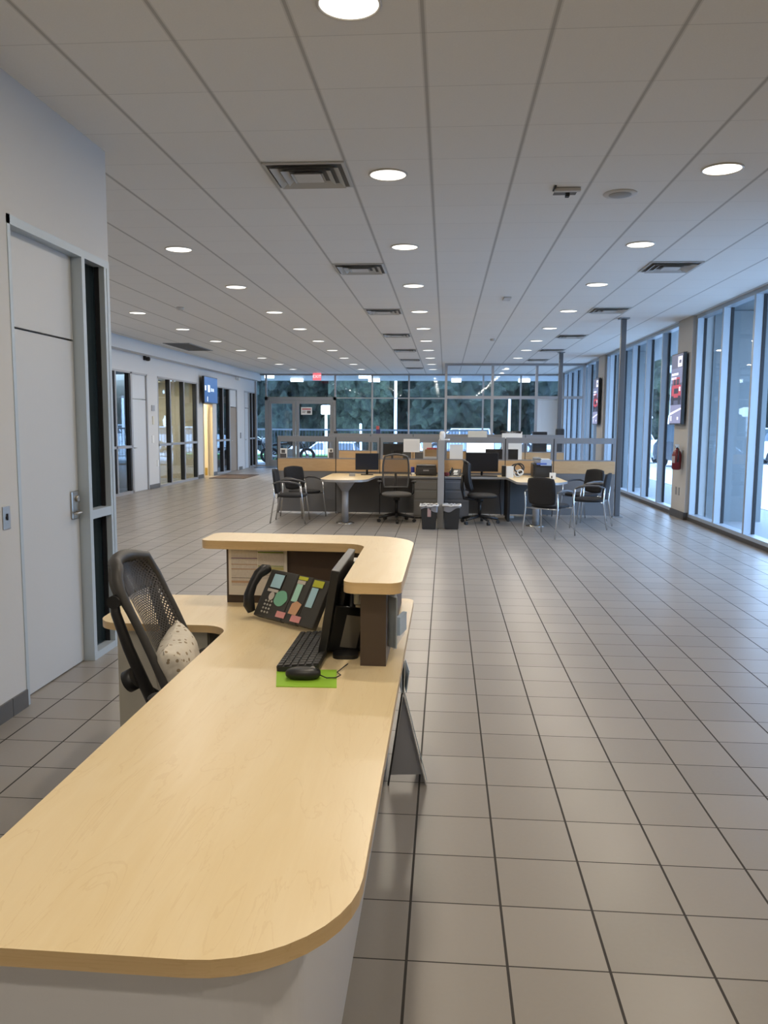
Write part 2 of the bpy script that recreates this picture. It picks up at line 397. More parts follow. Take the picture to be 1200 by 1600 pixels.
# ---- far left wall with offices
b = bm_new()
solid = [(YC, 16.3), (18.97, 19.66), (22.87, 23.38), (24.36, 24.78), (27.35, 28.35), (31, 31)]
WT = 2.78
for y0, y1 in solid:
    if y1 > y0: box(b, XL-.12, XL, y0, y1, 0, HC)
prev = YC
for y0, y1 in [(16.3, 18.97), (19.66, 22.87), (24.78, 27.35), (28.35, YB)]: box(b, XL-.12, XL, y0, y1, WT, HC)
box(b, XL-.12, XL, 23.38, 24.36, 2.25, HC)
struct('wall_left_far', b, WALL)
b = bm_new(); box(b, XL, -6.93, YC, YB-.1, 3.20, 3.42); box(b, XL, -6.97, YC, YB-.1, 3.42, HC); struct('trim_3', b, WALL)
b = bm_new()
for y0, y1 in [(18.99, 19.66), (22.89, 23.36), (24.38, 24.78), (27.5, 27.95)]: box(b, XL, XL+.012, y0, y1, 0, .11)
struct('baseboard_left_far', b, TILEB)
def office_window(idx, y0, y1, muls, bar=1.07, dark=True):
    fr = sempty('window_%d' % idx, (XL-.06, (y0+y1)/2, 0)); c = (y0+y1)/2
    b = bm_new(); X0, X1 = -.06, .065
    box(b, X0, X1, y0-c, y0-c+.05, 0, WT); box(b, X0, X1, y1-c-.05, y1-c, 0, WT); box(b, X0, X1, y0-c, y1-c, 0, .06); box(b, X0, X1, y0-c, y1-c, WT-.04, WT)
    for m_ in muls: box(b, X0, X1, m_-c-.03, m_-c+.03, .06, WT-.04)
    box(b, X0, X1, y0-c, y1-c, bar-.03, bar+.03); obj('window_frame', b, GREYL, fr)
    b = bm_new()
    for m_ in list(muls)+[y1-.05]: box(b, X0+.02, X1-.006, m_-c-.08, m_-c-.03, .06, WT-.04)
    obj('gasket', b, ALUD, fr)
    e = [y0+.05]+list(muls)+[y1-.05]
    for a_, b_ in zip(e, e[1:]):
        for z0, z1 in ((.06, bar-.03), (bar+.03, WT-.04)):
            q = bm_new(); box(q, -.005, .005, a_-c+.03, b_-c-.03, z0, z1); obj('pane', q, GLASSO, fr)
office_window(2, 16.3, 17.98, [17.1])
office_window(3, 19.66, 22.87, [20.6, 21.7])
office_window(4, 24.78, 26.4, [25.6])
office_window(5, 29.05, 30.0, [29.5])
def side_door(idx, y0, y1, m, top=2.16, frame=GREYL, panel=True):
    c = (y0+y1)/2; d = sempty('door_%d' % idx, (XL-.05, c, 0)); w = (y1-y0)/2
    b = bm_new(); box(b, -.07, .055, -w, -w+.05, 0, WT); box(b, -.07, .055, w-.05, w, 0, WT); box(b, -.07, .055, -w, w, WT-.04, WT); obj('door_frame', b, frame, d)
    b = bm_new(); box(b, -.022, .022, -w+.055, w-.055, .01, top); obj('door_leaf', b, m, d)
    b = bm_new(); box(b, -.022, .022, -w+.055, w-.055, top+.02, WT-.04); obj('transom_panel', b, DOORW, d)
    b = bm_new(); box(b, .022, .03, -w+.07, -w+.12, .95, 1.12); tube(b, [(.03, -w+.095, 1.04), (.07, -w+.095, 1.04), (.07, -w+.2, 1.04)], .01); obj('door_handle', b, STEEL, d)
side_door(2, 17.98, 18.97, DOORW)
side_door(3, 26.4, 27.35, mat('brown_wood_door', (.30, .24, .18), .5))
side_door(4, 28.35, 29.05, DOORW)
# office interiors
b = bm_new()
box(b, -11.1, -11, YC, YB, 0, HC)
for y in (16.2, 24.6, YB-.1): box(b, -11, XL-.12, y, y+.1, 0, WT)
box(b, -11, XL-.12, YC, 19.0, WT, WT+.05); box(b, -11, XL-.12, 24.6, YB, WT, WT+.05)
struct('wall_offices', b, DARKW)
b = bm_new()
box(b, -9.3, -9.2, 19.3, 24.6, 0, WT); box(b, -9.2, XL-.12, 19.3, 19.4, 0, WT); box(b, -9.2, XL-.12, 23.1, 23.2, 0, WT); box(b, -9.2, XL-.12, 24.5, 24.6, 0, WT); box(b, -9.3, XL-.12, 19.3, 24.6, WT, WT+.05)
struct('wall_lit_office', b, CREAMW)
b = bm_new(); box(b, XL-.12, XL+.02, 23.38, 23.44, 0, 2.25); box(b, XL-.12, XL+.02, 24.30, 24.36, 0, 2.25); box(b, XL-.12, XL+.02, 23.38, 24.36, 2.19, 2.25); struct('trim_4', b, mat('cream_door_frame', (.6, .53, .4), .5))
d = sempty('door_5', (XL-.1, 24.25, 0)); b = bm_new(); box(b, -.9, -.02, -.02, .02, .01, 2.18); obj('door_leaf', b, mat('cream_door', (.75, .66, .48), .5), d)
b = bm_new(); box(b, -.88, -.04, -.026, -.02, .02, .25); obj('kick_plate', b, mat('brass_plate', (.5, .36, .1), .35, .8), d)
b = bm_new(); tube(b, [(-.82, -.02, 1.02), (-.82, -.08, 1.02), (-.7, -.08, 1.02)], .01); obj('door_handle', b, STEEL, d)
def room_lamp(x, y, w, col, label):
    t = thing('ceiling_panel_light', label, 'ceiling light', (x, y, WT))
    q = bm_new(); box(q, -.32, .32, -.62, .62, -.03, 0); obj('housing', q, WHITE, t)
    q = bm_new(); box(q, -.29, .29, -.59, .59, -.036, -.03); obj('diffuser', q, mat('panel_light_diffuser', (.9, .85, .7), .5, emit=(1, .85, .55), es=2.5), t)
    l = bpy.data.lights.new('lamp', 'AREA'); l.shape = 'RECTANGLE'; l.size = .5; l.size_y = 1.1; l.energy = w; l.color = col
    o = bpy.data.objects.new('lamp', l); C.objects.link(o); o.parent = t; o.location = (0, 0, -.04)
room_lamp(-8.2, 21.3, 60, (1, .87, .66), 'lit rectangular ceiling panel light inside the warm office behind the three-pane window')
room_lamp(-8.2, 23.85, 110, (1, .84, .58), 'lit rectangular ceiling panel light inside the room behind the open doorway')

# ---- right glass wall: columns every 7.4 m, aluminium mullions between
cols = [7.0, 14.55, 22.1, 29.65]; CW2 = .42; XF = XR-.05
b = bm_new()
for c in cols: box(b, XF, XR+.30, c-CW2, min(c+CW2, YB), 0, HC)
box(b, XR, XR+.15, Y0, cols[0]-CW2, 0, HC)  # unseen stretch made solid to keep blue window light off the near area
struct('wall_right', b, WALLW)
b = bm_new()
for c in cols:
    y0, y1 = c-CW2, min(c+CW2, YB)
    box(b, XF-.015, XF, y0-.012, min(y1+.012, YB), 0, .13); box(b, XF-.015, XR+.02, y0-.015, y0, 0, .13)
    if y1 < YB-.02: box(b, XF-.015, XR+.02, y1, y1+.015, 0, .13)
struct('baseboard_right', b, TILED)
b = bm_new(); box(b, XR-.01, XR+.02, Y0, YB, 0, .06); struct('trim_5', b, TILED)
wi = 6
bays = [[7.42, 7.75, 9.02, 10.29, 11.53, 12.80, 14.10], [15.0, 16.22, 17.47, 18.72, 19.97, 21.22, 21.66], [22.55, 23.2, 24.45, 25.7, 26.95, 28.2, 29.2]]
for ys in bays:
    y0, y1 = ys[0], ys[-1]
    w = sempty('window_%d' % wi, (XR, (y0+y1)/2, 0)); wi += 1; c = (y0+y1)/2
    q = bm_new(); box(q, 0, .15, y0-c, y1-c, .06, .115); box(q, 0, .15, y0-c, y1-c, HC-.06, HC)
    for k, y in enumerate(ys):
        o_ = .032 if k == 0 else (-.032 if k == len(ys)-1 else 0); box(q, 0, .15, y-c-.032+o_, y-c+.032+o_, .115, HC-.06)
    obj('window_frame', q, ALU, w)
    q = bm_new()
    for y in ys[1:-1]: box(q, .105, .149, y-c-.032-.012, y-c-.0321, .115, HC-.06)
    box(q, .105, .149, ys[-1]-c-.064-.012, ys[-1]-c-.0641, .115, HC-.06)
    obj('gasket', q, ALUD, w)
    for a_, b_ in zip(ys, ys[1:]):
        q = bm_new(); box(q, .122, .130, a_-c+.03, b_-c-.03, .115, HC-.06); obj('pane', q, GLASS, w)

# ---- back glass wall with the glazed double door
def vbar(q, x, z0, z1, y0=-.06, y1=.06, w=.06): box(q, x-w/2, x+w/2, y0, y1, z0, z1)
wb = sempty('window_%d' % wi, (0, YB, 0)); wi += 1
q = bm_new()
for x in (-4.13, -2.74, -1.37, 0, 1.37, 2.74, XR-.03): vbar(q, x, 0, HC)
vbar(q, -6.75, 2.6, HC); vbar(q, XL+.03, 0, HC)
box(q, XL, XR, -.05, .05, HC-.06, HC); box(q, XL, -6.75, -.05, .05, 0, .06); box(q, -4.13, XR, -.05, .05, 0, .06); box(q, -4.13, XR, -.05, .05, 2.57, 2.61)
obj('window_frame', q, GREYL, wb)
xs = [XL+.06, -6.9, ]
for x0, x1, z0, z1 in [(XL+.06, -6.80, .06, HC-.06), (-6.72, -4.16, 2.66, HC-.06)]+[(a_+.03, b_-.03, z0, z1) for a_, b_ in zip((-4.13, -2.74, -1.37, 0, 1.37, 2.74), (-2.74, -1.37, 0, 1.37, 2.74, XR-.03)) for z0, z1 in ((.06, 2.57), (2.61, HC-.06))]:
    q = bm_new(); box(q, x0, x1, -.004, .004, z0, z1); obj('pane', q, GLASS, wb)
dd = sempty('door_6', (-5.45, YB, 0)); ox = 5.45
q = bm_new(); box(q, -6.80+ox, -6.68+ox, -.07, .07, 0, 2.62); box(q, -4.20+ox, -4.10+ox, -.07, .07, 0, 2.62); box(q, -6.8+ox, -4.1+ox, -.07, .07, 2.50, 2.62); obj('door_frame', q, GREYF, dd)
for x0, x1, nm in ((-6.67, -5.64, 0), (-5.62, -4.21, 1)):
    q = bm_new(); x0 += ox; x1 += ox
    box(q, x0, x0+.12, -.03, .03, .01, 2.49); box(q, x1-.12, x1, -.03, .03, .01, 2.49); box(q, x0+.12, x1-.12, -.03, .03, .01, .26); box(q, x0+.12, x1-.12, -.03, .03, 2.37, 2.49)
    lf = obj('door_leaf', q, GREYF, dd)
    q = bm_new(); box(q, x0+.12, x1-.12, -.004, .004, .26, 2.37); obj('pane', q, GLASS, lf)
    q = bm_new(); xx = x1-.06 if nm == 0 else x0+.06; tube(q, [(xx, -.03, .9), (xx, -.09, .93), (xx, -.09, 1.27), (xx, -.03, 1.3)], .012); obj('door_handle', q, STEEL, lf)

# ---- glass office wall (full height) at y = 24.8
yg = 24.8; wg = sempty('window_%d' % wi, (0, yg, 0)); wi += 1
q = bm_new()
for x in (0, 1.41, 2.74, XR-.04): vbar(q, x, 0, HC, w=.075)
box(q, 0, XR-.04, -.05, .05, HC-.07, HC); box(q, 0, XR-.04, -.05, .05, 2.42, 2.50); box(q, 0, XR-.04, -.05, .05, 0, .08)
box(q, -.04, .04, .05, YB-yg-.06, HC-.07, HC); box(q, -.03, .03, .05, YB-yg-.06, 2.43, 2.49); box(q, -.03, .03, .05, YB-yg-.06, 0, .08)
obj('window_frame', q, GREYL, wg)
for a_, b_ in ((0, 1.41), (1.41, 2.74), (2.74, XR-.04)):
    for z0, z1 in ((.08, 2.42), (2.50, HC-.07)):
        q = bm_new(); box(q, a_+.04, b_-.04, -.004, .004, z0, z1); obj('pane', q, GLASSP, wg)
q = bm_new(); box(q, -.004, .004, .06, YB-yg-.07, .08, 2.43); box(q, -.004, .004, .06, YB-yg-.07, 2.49, HC-.07); obj('pane', q, GLASSP, wg)
simple('roller_blind', 'white roller blind pulled down inside the back glass wall at its right corner', 'blind', WHITE,
       lambda q: (box(q, 3.30, 4.10, YB-.12, YB-.11, .9, 2.55), tube(q, [(3.28, YB-.115, 2.56), (4.12, YB-.115, 2.56)], .03)))

# ================================================================== EXTERIOR
PAVE = mat('wet_pavement', (.42, .42, .41), .5, var=.12, vscale=1.5)
WALK = mat('concrete_walk', (.22, .23, .24), .7, var=.08, vscale=2)
def at_x(bm, *a): box(bm, *a)
b = bm_new(); box(b, -60, 70, -20, 38.2, -.16, -.11); box(b, -1.5, 70, 38.2, 110, -.16, -.11); struct('ground_parking', b, PAVE)
b = bm_new(); box(b, -60, -1.5, 38.2, 110, -1.0, -.95); struct('ground_lower', b, PAVE)
b = bm_new(); box(b, XR+.15, 6.3, -12, 34, -.11, -.01); box(b, -14, 6.3, YB+.06, 34, -.11, -.01); struct('sidewalk', b, WALK)
b = bm_new(); box(b, 6.3, 6.45, -12, 34, -.11, .0); struct('curb', b, mat('pale_curb', (.7, .7, .68), .7))
EXTW = mat('exterior_panel', (.165, .19, .20), .4)
b = bm_new()
for c in cols: box(b, XR+.30, 5.42, c-.45, c+.5, -.01, 3.55)
struct('wall_fin_columns', b, EXTW)
b = bm_new(); box(b, XR+.15, 6.25, -12, 36, 3.56, 4.2); box(b, -14, 6.25, YB+.1, 35.6, 3.53, 4.2); struct('canopy', b, mat('canopy_panel', (.14, .16, .165), .5))
b = bm_new(); prism(b, rounded([(-60, 37.9), (-1.5, 37.9), (-1.5, 39.6), (-60, 39.6)], .4, 4), -.105, .12)
tag(center(obj('lawn', b, mat('grass_green', (.10, .22, .05), .95, var=.4, vscale=3))), 'green grass strip beyond the parking lot fence', 'grass', kind='stuff')
def canopy_light(x, y, w, label):
    t = thing('canopy_light', label, 'light', (x, y, 3.53), 0)
    q = bm_new(); box(q, -w/2, w/2, -.1, .1, -.15, -.02); obj('lit_lens', q, mat('fluorescent_lens', (.9, .9, .9), .4, emit=(.92, .97, 1), es=7), t)
    q = bm_new(); box(q, -w/2-.02, w/2+.02, -.12, .12, -.02, 0); obj('housing', q, GREYL, t)
canopy_light(-6.85, 31.0, .34, 'rectangular white canopy light, leftmost seen through the back glass wall')
canopy_light(-6.25, 33.6, .5, 'rectangular white canopy light seen above the glazed back door')
canopy_light(-3.12, 31.0, .46, 'rectangular white canopy light, upper one of two right of the exit sign')
canopy_light(-3.0, 33.6, .46, 'rectangular white canopy light, lower one of two right of the exit sign')
canopy_light(.42, 33.6, .40, 'rectangular white canopy light behind the glass office, left one')
canopy_light(3.2, 33.6, .45, 'rectangular white canopy light behind the glass office, right one')

# trees
def leaf_mat(name, c1, c2):
    m = mat(name, c1, .9); nb = NB(m); t = nb.add('ShaderNodeNewGeometry')
    n1 = nb.add('ShaderNodeTexNoise'); n1.inputs['Scale'].default_value = 1.5; n1.inputs['Detail'].default_value = 10; n1.inputs['Roughness'].default_value = .82; nb.l.new(t.outputs['Position'], n1.inputs['Vector'])
    r = nb.add('ShaderNodeValToRGB'); r.color_ramp.elements[0].position = .42; r.color_ramp.elements[1].position = .66; nb.l.new(n1.outputs[0], r.inputs[0])
    nb.l.new(nb.mix(r.outputs[0], c1, c2), nb.b.inputs['Base Color'])
    bp = nb.add('ShaderNodeBump'); bp.inputs['Strength'].default_value = 1; bp.inputs['Distance'].default_value = .5; nb.l.new(n1.outputs[0], bp.inputs['Height']); nb.l.new(bp.outputs[0], nb.b.inputs['Normal'])
    return m
LEAF = [leaf_mat('leaves_dark', (.014, .024, .018), (.07, .10, .06)), leaf_mat('leaves_mid', (.017, .029, .020), (.11, .15, .085)), leaf_mat('leaves_blue', (.012, .023, .020), (.05, .078, .052))]
BARK = mat('tree_bark', (.09, .08, .07), .9)
def crown(seed, rx, rz):
    q = bm_new()
    rnd = random.Random(seed)
    for k in range(8):
        a = rnd.uniform(0, 2*PI); rr = rnd.uniform(.2, .62)*rx; s = rnd.uniform(.42, .62); zc = rz*rnd.uniform(.35, 1.55)
        g = bmesh.ops.create_icosphere(q, subdivisions=4, radius=1)
        for v in g['verts']:
            p = v.co.copy(); d = 1+.38*mnoise.noise(p*2.3+Vector((seed*3.1+k, 0, 0)))+.22*mnoise.noise(p*6+Vector((k, seed, 0)))+.16*mnoise.noise(p*15+Vector((k, 0, seed)))
            v.co = Vector((p.x*rx*s*d+rr*math.cos(a), p.y*rx*s*d+rr*math.sin(a), p.z*rz*s*d+zc))
    for f in q.faces: f.smooth = False
    return q
spec = [(-17, 60), (-13, 57), (-9.5, 60), (-6.2, 57), (-2.8, 60), (.6, 57), (4.2, 60), (8, 57), (12, 61), (16.5, 58), (21.5, 62), (27, 60), (33, 62), (40, 60), (47, 56), (52, 50), (-22, 58), (57, 43), (60, 36)]
words = ['first', 'second', 'third', 'fourth', 'fifth', 'sixth', 'seventh', 'eighth', 'ninth', 'tenth', 'eleventh', 'twelfth', 'thirteenth', 'fourteenth', 'fifteenth', 'sixteenth', 'seventeenth', 'eighteenth', 'nineteenth']
spec = sorted(spec)
for i, (x, y) in enumerate(spec):
    kind = ['dark green', 'bright green', 'blue-green'][i % 3]
    t = thing('tree', 'leafy %s tree, %s from the left beyond the parking lot' % (kind, words[i]), 'tree', (x, y, -.95 if x < -1.5 else -.11), random.uniform(0, 6), 'trees beyond the parking lot')
    h = random.uniform(6.0, 8.0)
    q = bm_new(); tube(q, [(0, 0, 0), (.1, 0, 2), (0, .1, h*.7)], [.25, .2, .1]); obj('trunk', q, BARK, t)
    obj('crown', crown(i+1, random.uniform(2.9, 3.8), h*.62), LEAF[i % 3], t, loc=(0, 0, h*.05))

# fence behind the back lot
FENC = mat('fence_metal', (.05, .06, .075), .5, .3)
t = thing('picket_fence', 'dark metal picket fence along the lot outside the back glass wall', 'fence', (-3, 37.6, -.11))
q = bm_new(); box(q, -9, 5, -.02, .02, 1.42, 1.50); box(q, -9, 5, -.02, .02, .12, .16); obj('rail', q, mat('fence_rail_pale', (.16, .18, .20), .5, .3), t)
q = bm_new(); box(q, -9, -8.975, -.012, .012, .05, 1.42); o = obj('picket', q, FENC, t)
for k in range(1, 94):
    o2 = o.copy(); C.objects.link(o2); o2.parent = t; o2.location = (k*.15, 0, 0)
def street_lamp(x, y, h, label, head=True, glow=True, z=-.11):
    t = thing('street_lamp', label, 'street lamp', (x, y, z))
    q = bm_new(); cyl(q, 0, 0, 0, h, .09, r2=.06); cyl(q, 0, 0, 0, .5, .22); obj('pole', q, mat('white_pole', (.85, .88, .9), .4, emit=(.8, .92, 1), es=.25) if False else mat('white_pole', (.9, .9, .9), .4), t)
    if head:
        q = bm_new(); box(q, -.24, .24, -.2, .2, h-.1, h+.36, bev=.08)
        hd_ = obj('lamp_head', q, mat('lamp_head_lit', (.9, .9, .9), .4, emit=(.88, .97, 1), es=4) if glow else GREYL, t)
        q = bm_new(); box(q, .22, .40, -.1, .1, h, h+.3, bev=.04); obj('lamp_head', q, MATS['lamp_head_lit'] if glow else GREYL, t)
street_lamp(-6.05, 40.5, 3.15, 'short glowing lamp post outside the glazed back door', z=-.95)
street_lamp(-2.55, 41, 5.5, 'tall white lamp pole outside the middle of the back glass wall', head=False, z=-.95)
street_lamp(-4.55, 43, 2.6, 'thin white pole outside left of the middle mullions of the back glass wall', head=False, z=-.95)
street_lamp(13.6, 50, 5.0, 'tall lamp post in the side parking lot beyond the right-hand windows', glow=False)
street_lamp(3.4, 43.5, 3.2, 'white lamp pole outside behind the glass office', head=False)

# cars
TYRE = mat('tyre_rubber', (.02, .02, .022), .8); CARG = mat('car_window_glass', (.06, .08, .10), .12); HUB = mat('wheel_hub', (.55, .56, .58), .3, .8)
HEADL = mat('headlight', (.85, .88, .9), .15)
def car(x, y, rz, m, label, L=4.6, H=1.65, name='car', suv=True, z=-.11):
    t = thing(name, label, 'car', (x, y, z), rz, 'cars in the parking lots')
    q = bm_new()
    prof = [(-L/2, .45), (-L/2+.02, .95), (-L/2+.12, 1.02), (-L/2+.95, 1.08), (L/2-.25, 1.06), (L/2-.03, .9), (L/2, .45), (L/2-.2, .28), (-L/2+.2, .28)]
    W_ = .9; lo = [q.verts.new((a, -W_, z)) for a, z in prof]; hi = [q.verts.new((a, W_, z)) for a, z in prof]; n = len(prof)
    q.faces.new(lo); q.faces.new(hi)
    for i in range(n): q.faces.new((lo[i], lo[(i+1) % n], hi[(i+1) % n], hi[i]))
    bmesh.ops.bevel(q, geom=q.edges[:], offset=.05, segments=2, affect='EDGES'); obj('body', q, m, t)
    q = bm_new(); cab = [(-L/2+1.15, 1.02), (-L/2+1.75, H-.02), (L/2-.7, H), (L/2-.22, 1.02)]
    lo = [q.verts.new((a, -W_+.06+(.12 if z > 1.2 else 0), z)) for a, z in cab]; hi = [q.verts.new((a, W_-.06-(.12 if z > 1.2 else 0), z)) for a, z in cab]
    q.faces.new(lo); q.faces.new(hi)
    for i in range(4): q.faces.new((lo[i], lo[(i+1) % 4], hi[(i+1) % 4], hi[i]))
    obj('window', q, CARG, t)
    q = bm_new(); box(q, -L/2+1.72, L/2-.68, -W_+.16, W_-.16, H-.04, H+.02, bev=.02)
    for sx in (-L/2+1.16, -.1, L/2-.62):
        for s in (-1, 1):
            top = -L/2+1.78 if sx < -1 else (sx if sx < 1 else L/2-.72)
            tube(q, [(sx, s*(W_-.06), 1.0), (top, s*(W_-.17), H-.02)], .035, 6)
    obj('roof', q, m, t)
    for sx in (-L/2+.85, L/2-.85):
        for s in (-1, 1):
            q = bm_new(); cyl(q, 0, 0, -.11, .11, .35, 24, m=T(sx, s*(W_-.08), .35, rx=PI/2)); w = obj('wheel', q, TYRE, t)
            q = bm_new(); cyl(q, 0, 0, -.12, .12, .2, 12, m=T(sx, s*(W_-.08), .35, rx=PI/2)); obj('hub', q, HUB, w)
    for s in (-1, 1):
        q = bm_new(); box(q, -L/2-.01, -L/2+.1, s*.68-.15, s*.68+.15, .72, .88, bev=.02); obj('headlight', q, HEADL, t)
CW = mat('white_car_paint', (.82, .84, .86), .25); CB = mat('black_car_paint', (.02, .022, .03), .2); CS = mat('silver_car_paint', (.55, .6, .66), .3, .3)
car(8.9, 40.0, 1.75, CW, 'white car with its wheel showing left of the black car beyond the right-hand windows')
car(10.5, 34.4, 1.75, CB, 'black car parked beyond the right-hand windows near the fire extinguisher column', H=1.8)
car(14.0, 45.5, 2.8, CW, 'tall white van parked behind the black car in the side lot', H=2.3)
car(16.9, 53.5, 2.8, CS, 'silver car farthest back in the side lot', H=1.8)
car(16.6, 38.6, 3.0, CW, 'white car at the far right edge of the view outside')
car(-6.9, 46.8, 0, CW, 'white car parked behind the fence outside the back door', H=1.5, z=-.95)
car(.9, 47, 0, CS, 'silver car parked outside behind the divider post', H=1.5)
car(6.2, 48.5, 0, CW, 'white car parked outside behind the glass office', H=1.6)
# motorcycles outside the back door
def motorcycle(x, y, rz, label):
    t = thing('motorcycle', label, 'motorcycle', (x, y, -.01), rz)
    for sx in (-.72, .72):
        q = bm_new(); pts = [(sx+.27*math.cos(a), 0, .33+.27*math.sin(a)) for a in [2*PI*k/28 for k in range(28)]]; tube(q, pts, .06, 8, closed=True)
        w = obj('wheel', q, TYRE, t); q = bm_new(); cyl(q, 0, 0, -.05, .05, .07, m=T(sx, 0, .33, rx=PI/2))
        for k in range(10): a = 2*PI*k/10; tube(q, [(sx, 0, .33), (sx+.24*math.cos(a), 0, .33+.24*math.sin(a))], .006, 5)
        obj('hub', q, CHROME, w)
    q = bm_new(); box(q, -.25, .25, -.14, .14, .28, .62, bev=.05); cyl(q, 0, 0, -.18, .18, .12, m=T(.0, 0, .45, rx=PI/2)); obj('engine', q, STEEL, t)
    q = bm_new(); tube(q, [(-.72, 0, .33), (-.35, 0, .45), (.1, 0, .75), (.45, 0, .85), (.72, .09, .33)], .03); tube(q, [(.45, 0, .85), (.72, -.09, .33)], .03); obj('frame', q, BLACK, t)
    q = bm_new(); blob(q, .30, .14, .13, m=T(.18, 0, .86, ry=.15)); obj('fuel_tank', q, BLACK, t)
    q = bm_new(); blob(q, .36, .13, .06, m=T(-.35, 0, .80, ry=-.1)); obj('seat', q, BLACKM, t)
    q = bm_new(); tube(q, [(.33, -.38, 1.10), (.42, -.2, 1.06), (.45, 0, .98), (.42, .2, 1.06), (.33, .38, 1.10)], .015); obj('handlebar', q, CHROME, t)
    q = bm_new(); lathe(q, [(.02, 0), (.10, .04), (.11, .12)], 16, m=T(.50, 0, .93, ry=PI/2)); obj('headlight', q, HEADL, t)
    q = bm_new(); tube(q, [(-.1, -.2, .3), (-.9, -.2, .3)], .04); obj('exhaust', q, CHROME, t)
motorcycle(-6.35, 32.4, .15, 'black motorcycle parked outside right-hand leaf of the glazed back door')
motorcycle(-8.0, 32.6, .6, 'black motorcycle parked outside left of the glazed back door')

# ================================================================== CEILING FITTINGS
RIM = mat('downlight_rim', (.62, .58, .52), .4); LENS = mat('downlight_lens', (.9, .9, .88), .3, emit=(1, .96, .88), es=1.6)
def downlight_proto():
    t = thing('ceiling_light', '', 'ceiling light', (0, 0, HC), 0, 'round recessed ceiling lights')
    q = bm_new(); tube(q, [(.140*math.cos(a), .140*math.sin(a), -.003) for a in [2*PI*k/40 for k in range(40)]], .008, 6, closed=True); obj('trim_ring', q, RIM, t)
    q = bm_new()
    lathe(q, [(.134, -.002), (.134, -.004), (.10, -.007), (.001, -.008)], 40); obj('diffuser', q, LENS, t)
    l = bpy.data.lights.new('lamp', 'AREA'); l.shape = 'DISK'; l.size = .17; l.energy = LAMP_W; l.color = LAMP_COL
    o = bpy.data.objects.new('lamp', l); C.objects.link(o); o.parent = t; o.location = (0, 0, -.012)
    return t
proto = downlight_proto()
ys = [3.75, 6.2, 8.65, 11.02, 13.5, 15.85, 18.15, 20.4, 22.75, 25.1, 27.4]
rows = {-.455: ('from camera end over the reception desk', [1.3, -1.15, -3.6]+ys), 1.975: ('from camera end beside the right windows', [-3.6, -1.15, 1.3]+ys), -2.885: ('visible in the second row from left', ys[2:]), -5.24: ('visible in the leftmost row', ys[2:])}  # unseen fixtures behind the camera are added to brighten the near area
first = True
for x, (txt, yy) in rows.items():
    k = 0
    for y in yy:
        if y < 3 or (x > 1 and y < 5): lab = 'unseen ceiling light %s metres behind the first, %s' % (['two', 'five', 'seven', 'ten'][min(3, int((6.2 if x > 1 else 3.75)-y)//2-1)] if y < 3.7 else 'two', txt)
        else: lab = 'lit round ceiling light, %s %s' % (words[k], txt); k += 1
        if first: proto.location = (x, y, HC); proto['label'] = lab; first = False
        else: dup(proto, (x, y, HC), label=lab)
VENTG = mat('vent_grey', (.50, .49, .46), .5); VENTD = mat('vent_shadow_black', (.16, .155, .15), .8); VENTW = mat('vent_white', (.55, .53, .5), .5)
def vent_proto():
    t = thing('ceiling_vent', '', 'vent', (0, 0, HC), 0, 'square ceiling air diffusers'); s = .29
    def ring(q, a, bb, z0, z1, mi=0):   # sloped square ring
        A = [q.verts.new((x*a, y*a, z0)) for x, y in ((-1, -1), (1, -1), (1, 1), (-1, 1))]; B = [q.verts.new((x*bb, y*bb, z1)) for x, y in ((-1, -1), (1, -1), (1, 1), (-1, 1))]
        for i in range(4): q.faces.new((A[i], A[(i+1) % 4], B[(i+1) % 4], B[i])).material_index = mi
    q = bm_new(); ring(q, .298, .298, -.012, -.001); ring(q, .298, .275, -.012, -.014); ring(q, .275, .275, -.014, -.004); obj('frame', q, VENTG, t)
    q = bm_new(); box(q, -.275, .275, -.275, .275, -.004, -.001); obj('backing', q, VENTD, t)
    for a in (.25, .185, .12):
        q = bm_new(); ring(q, a, a-.045, -.032, -.006); obj('louver', q, VENTG, t)
    q = bm_new(); box(q, -.10, .10, -.10, .10, -.03, -.018); obj('center_plate', q, VENTW, t)
    return t
vp = vent_proto(); first = True
for x, txt, yy in ((-1.045, 'left of the desk lights', [6.17, 9.79, 13.43, 16.95, 20.4, 23.4, 26.8]), (2.6, 'near the right windows', [9.83, 13.4, 17.24, 20.4, 23.4])):
    for k, y in enumerate(yy):
        lab = 'square louvered ceiling vent, %s from camera %s' % (words[k], txt)
        if first: vp.location = (x, y, HC); vp['label'] = lab; first = False
        else: dup(vp, (x, y, HC), label=lab)
t = thing('return_air_grille', 'dark rectangular slotted ceiling grille over the left walkway', 'vent', (-6.3, 19.5, HC))
q = bm_new(); box(q, -.32, .32, -.95, .95, -.012, -.001); obj('frame', q, GREYF, t)
q = bm_new()
for k in range(12): box(q, -.28, .28, -.88+k*.15, -.80+k*.15, -.02, -.012)
obj('louver', q, VENTD, t)
t = thing('ceiling_access_hole', 'small square opening with a hanging hatch in the ceiling right of the first lights', 'ceiling hatch', (.93, 6.72, HC))
q = bm_new(); box(q, -.09, .09, -.085, .085, -.004, -.001); obj('opening', q, VENTD, t)
q = bm_new(); box(q, -.10, .10, -.13, -.09, -.03, -.006, m=T(rx=0)); obj('hatch_flap', q, VENTW, t)
q = bm_new(); box(q, -.11, -.095, -.19, -.05, -.012, -.003); box(q, 0, .03, -.02, .03, -.04, -.004); obj('bracket', q, BLACKM, t)
t = thing('ceiling_speaker', 'round flush white speaker grille in the ceiling beside the small hatch', 'speaker', (1.375, 6.8, HC))
q = bm_new(); lathe(q, [(.135, -.001), (.13, -.008), (.09, -.01)], 32); obj('grille_rim', q, mat('speaker_rim', (.60, .58, .55), .8), t)
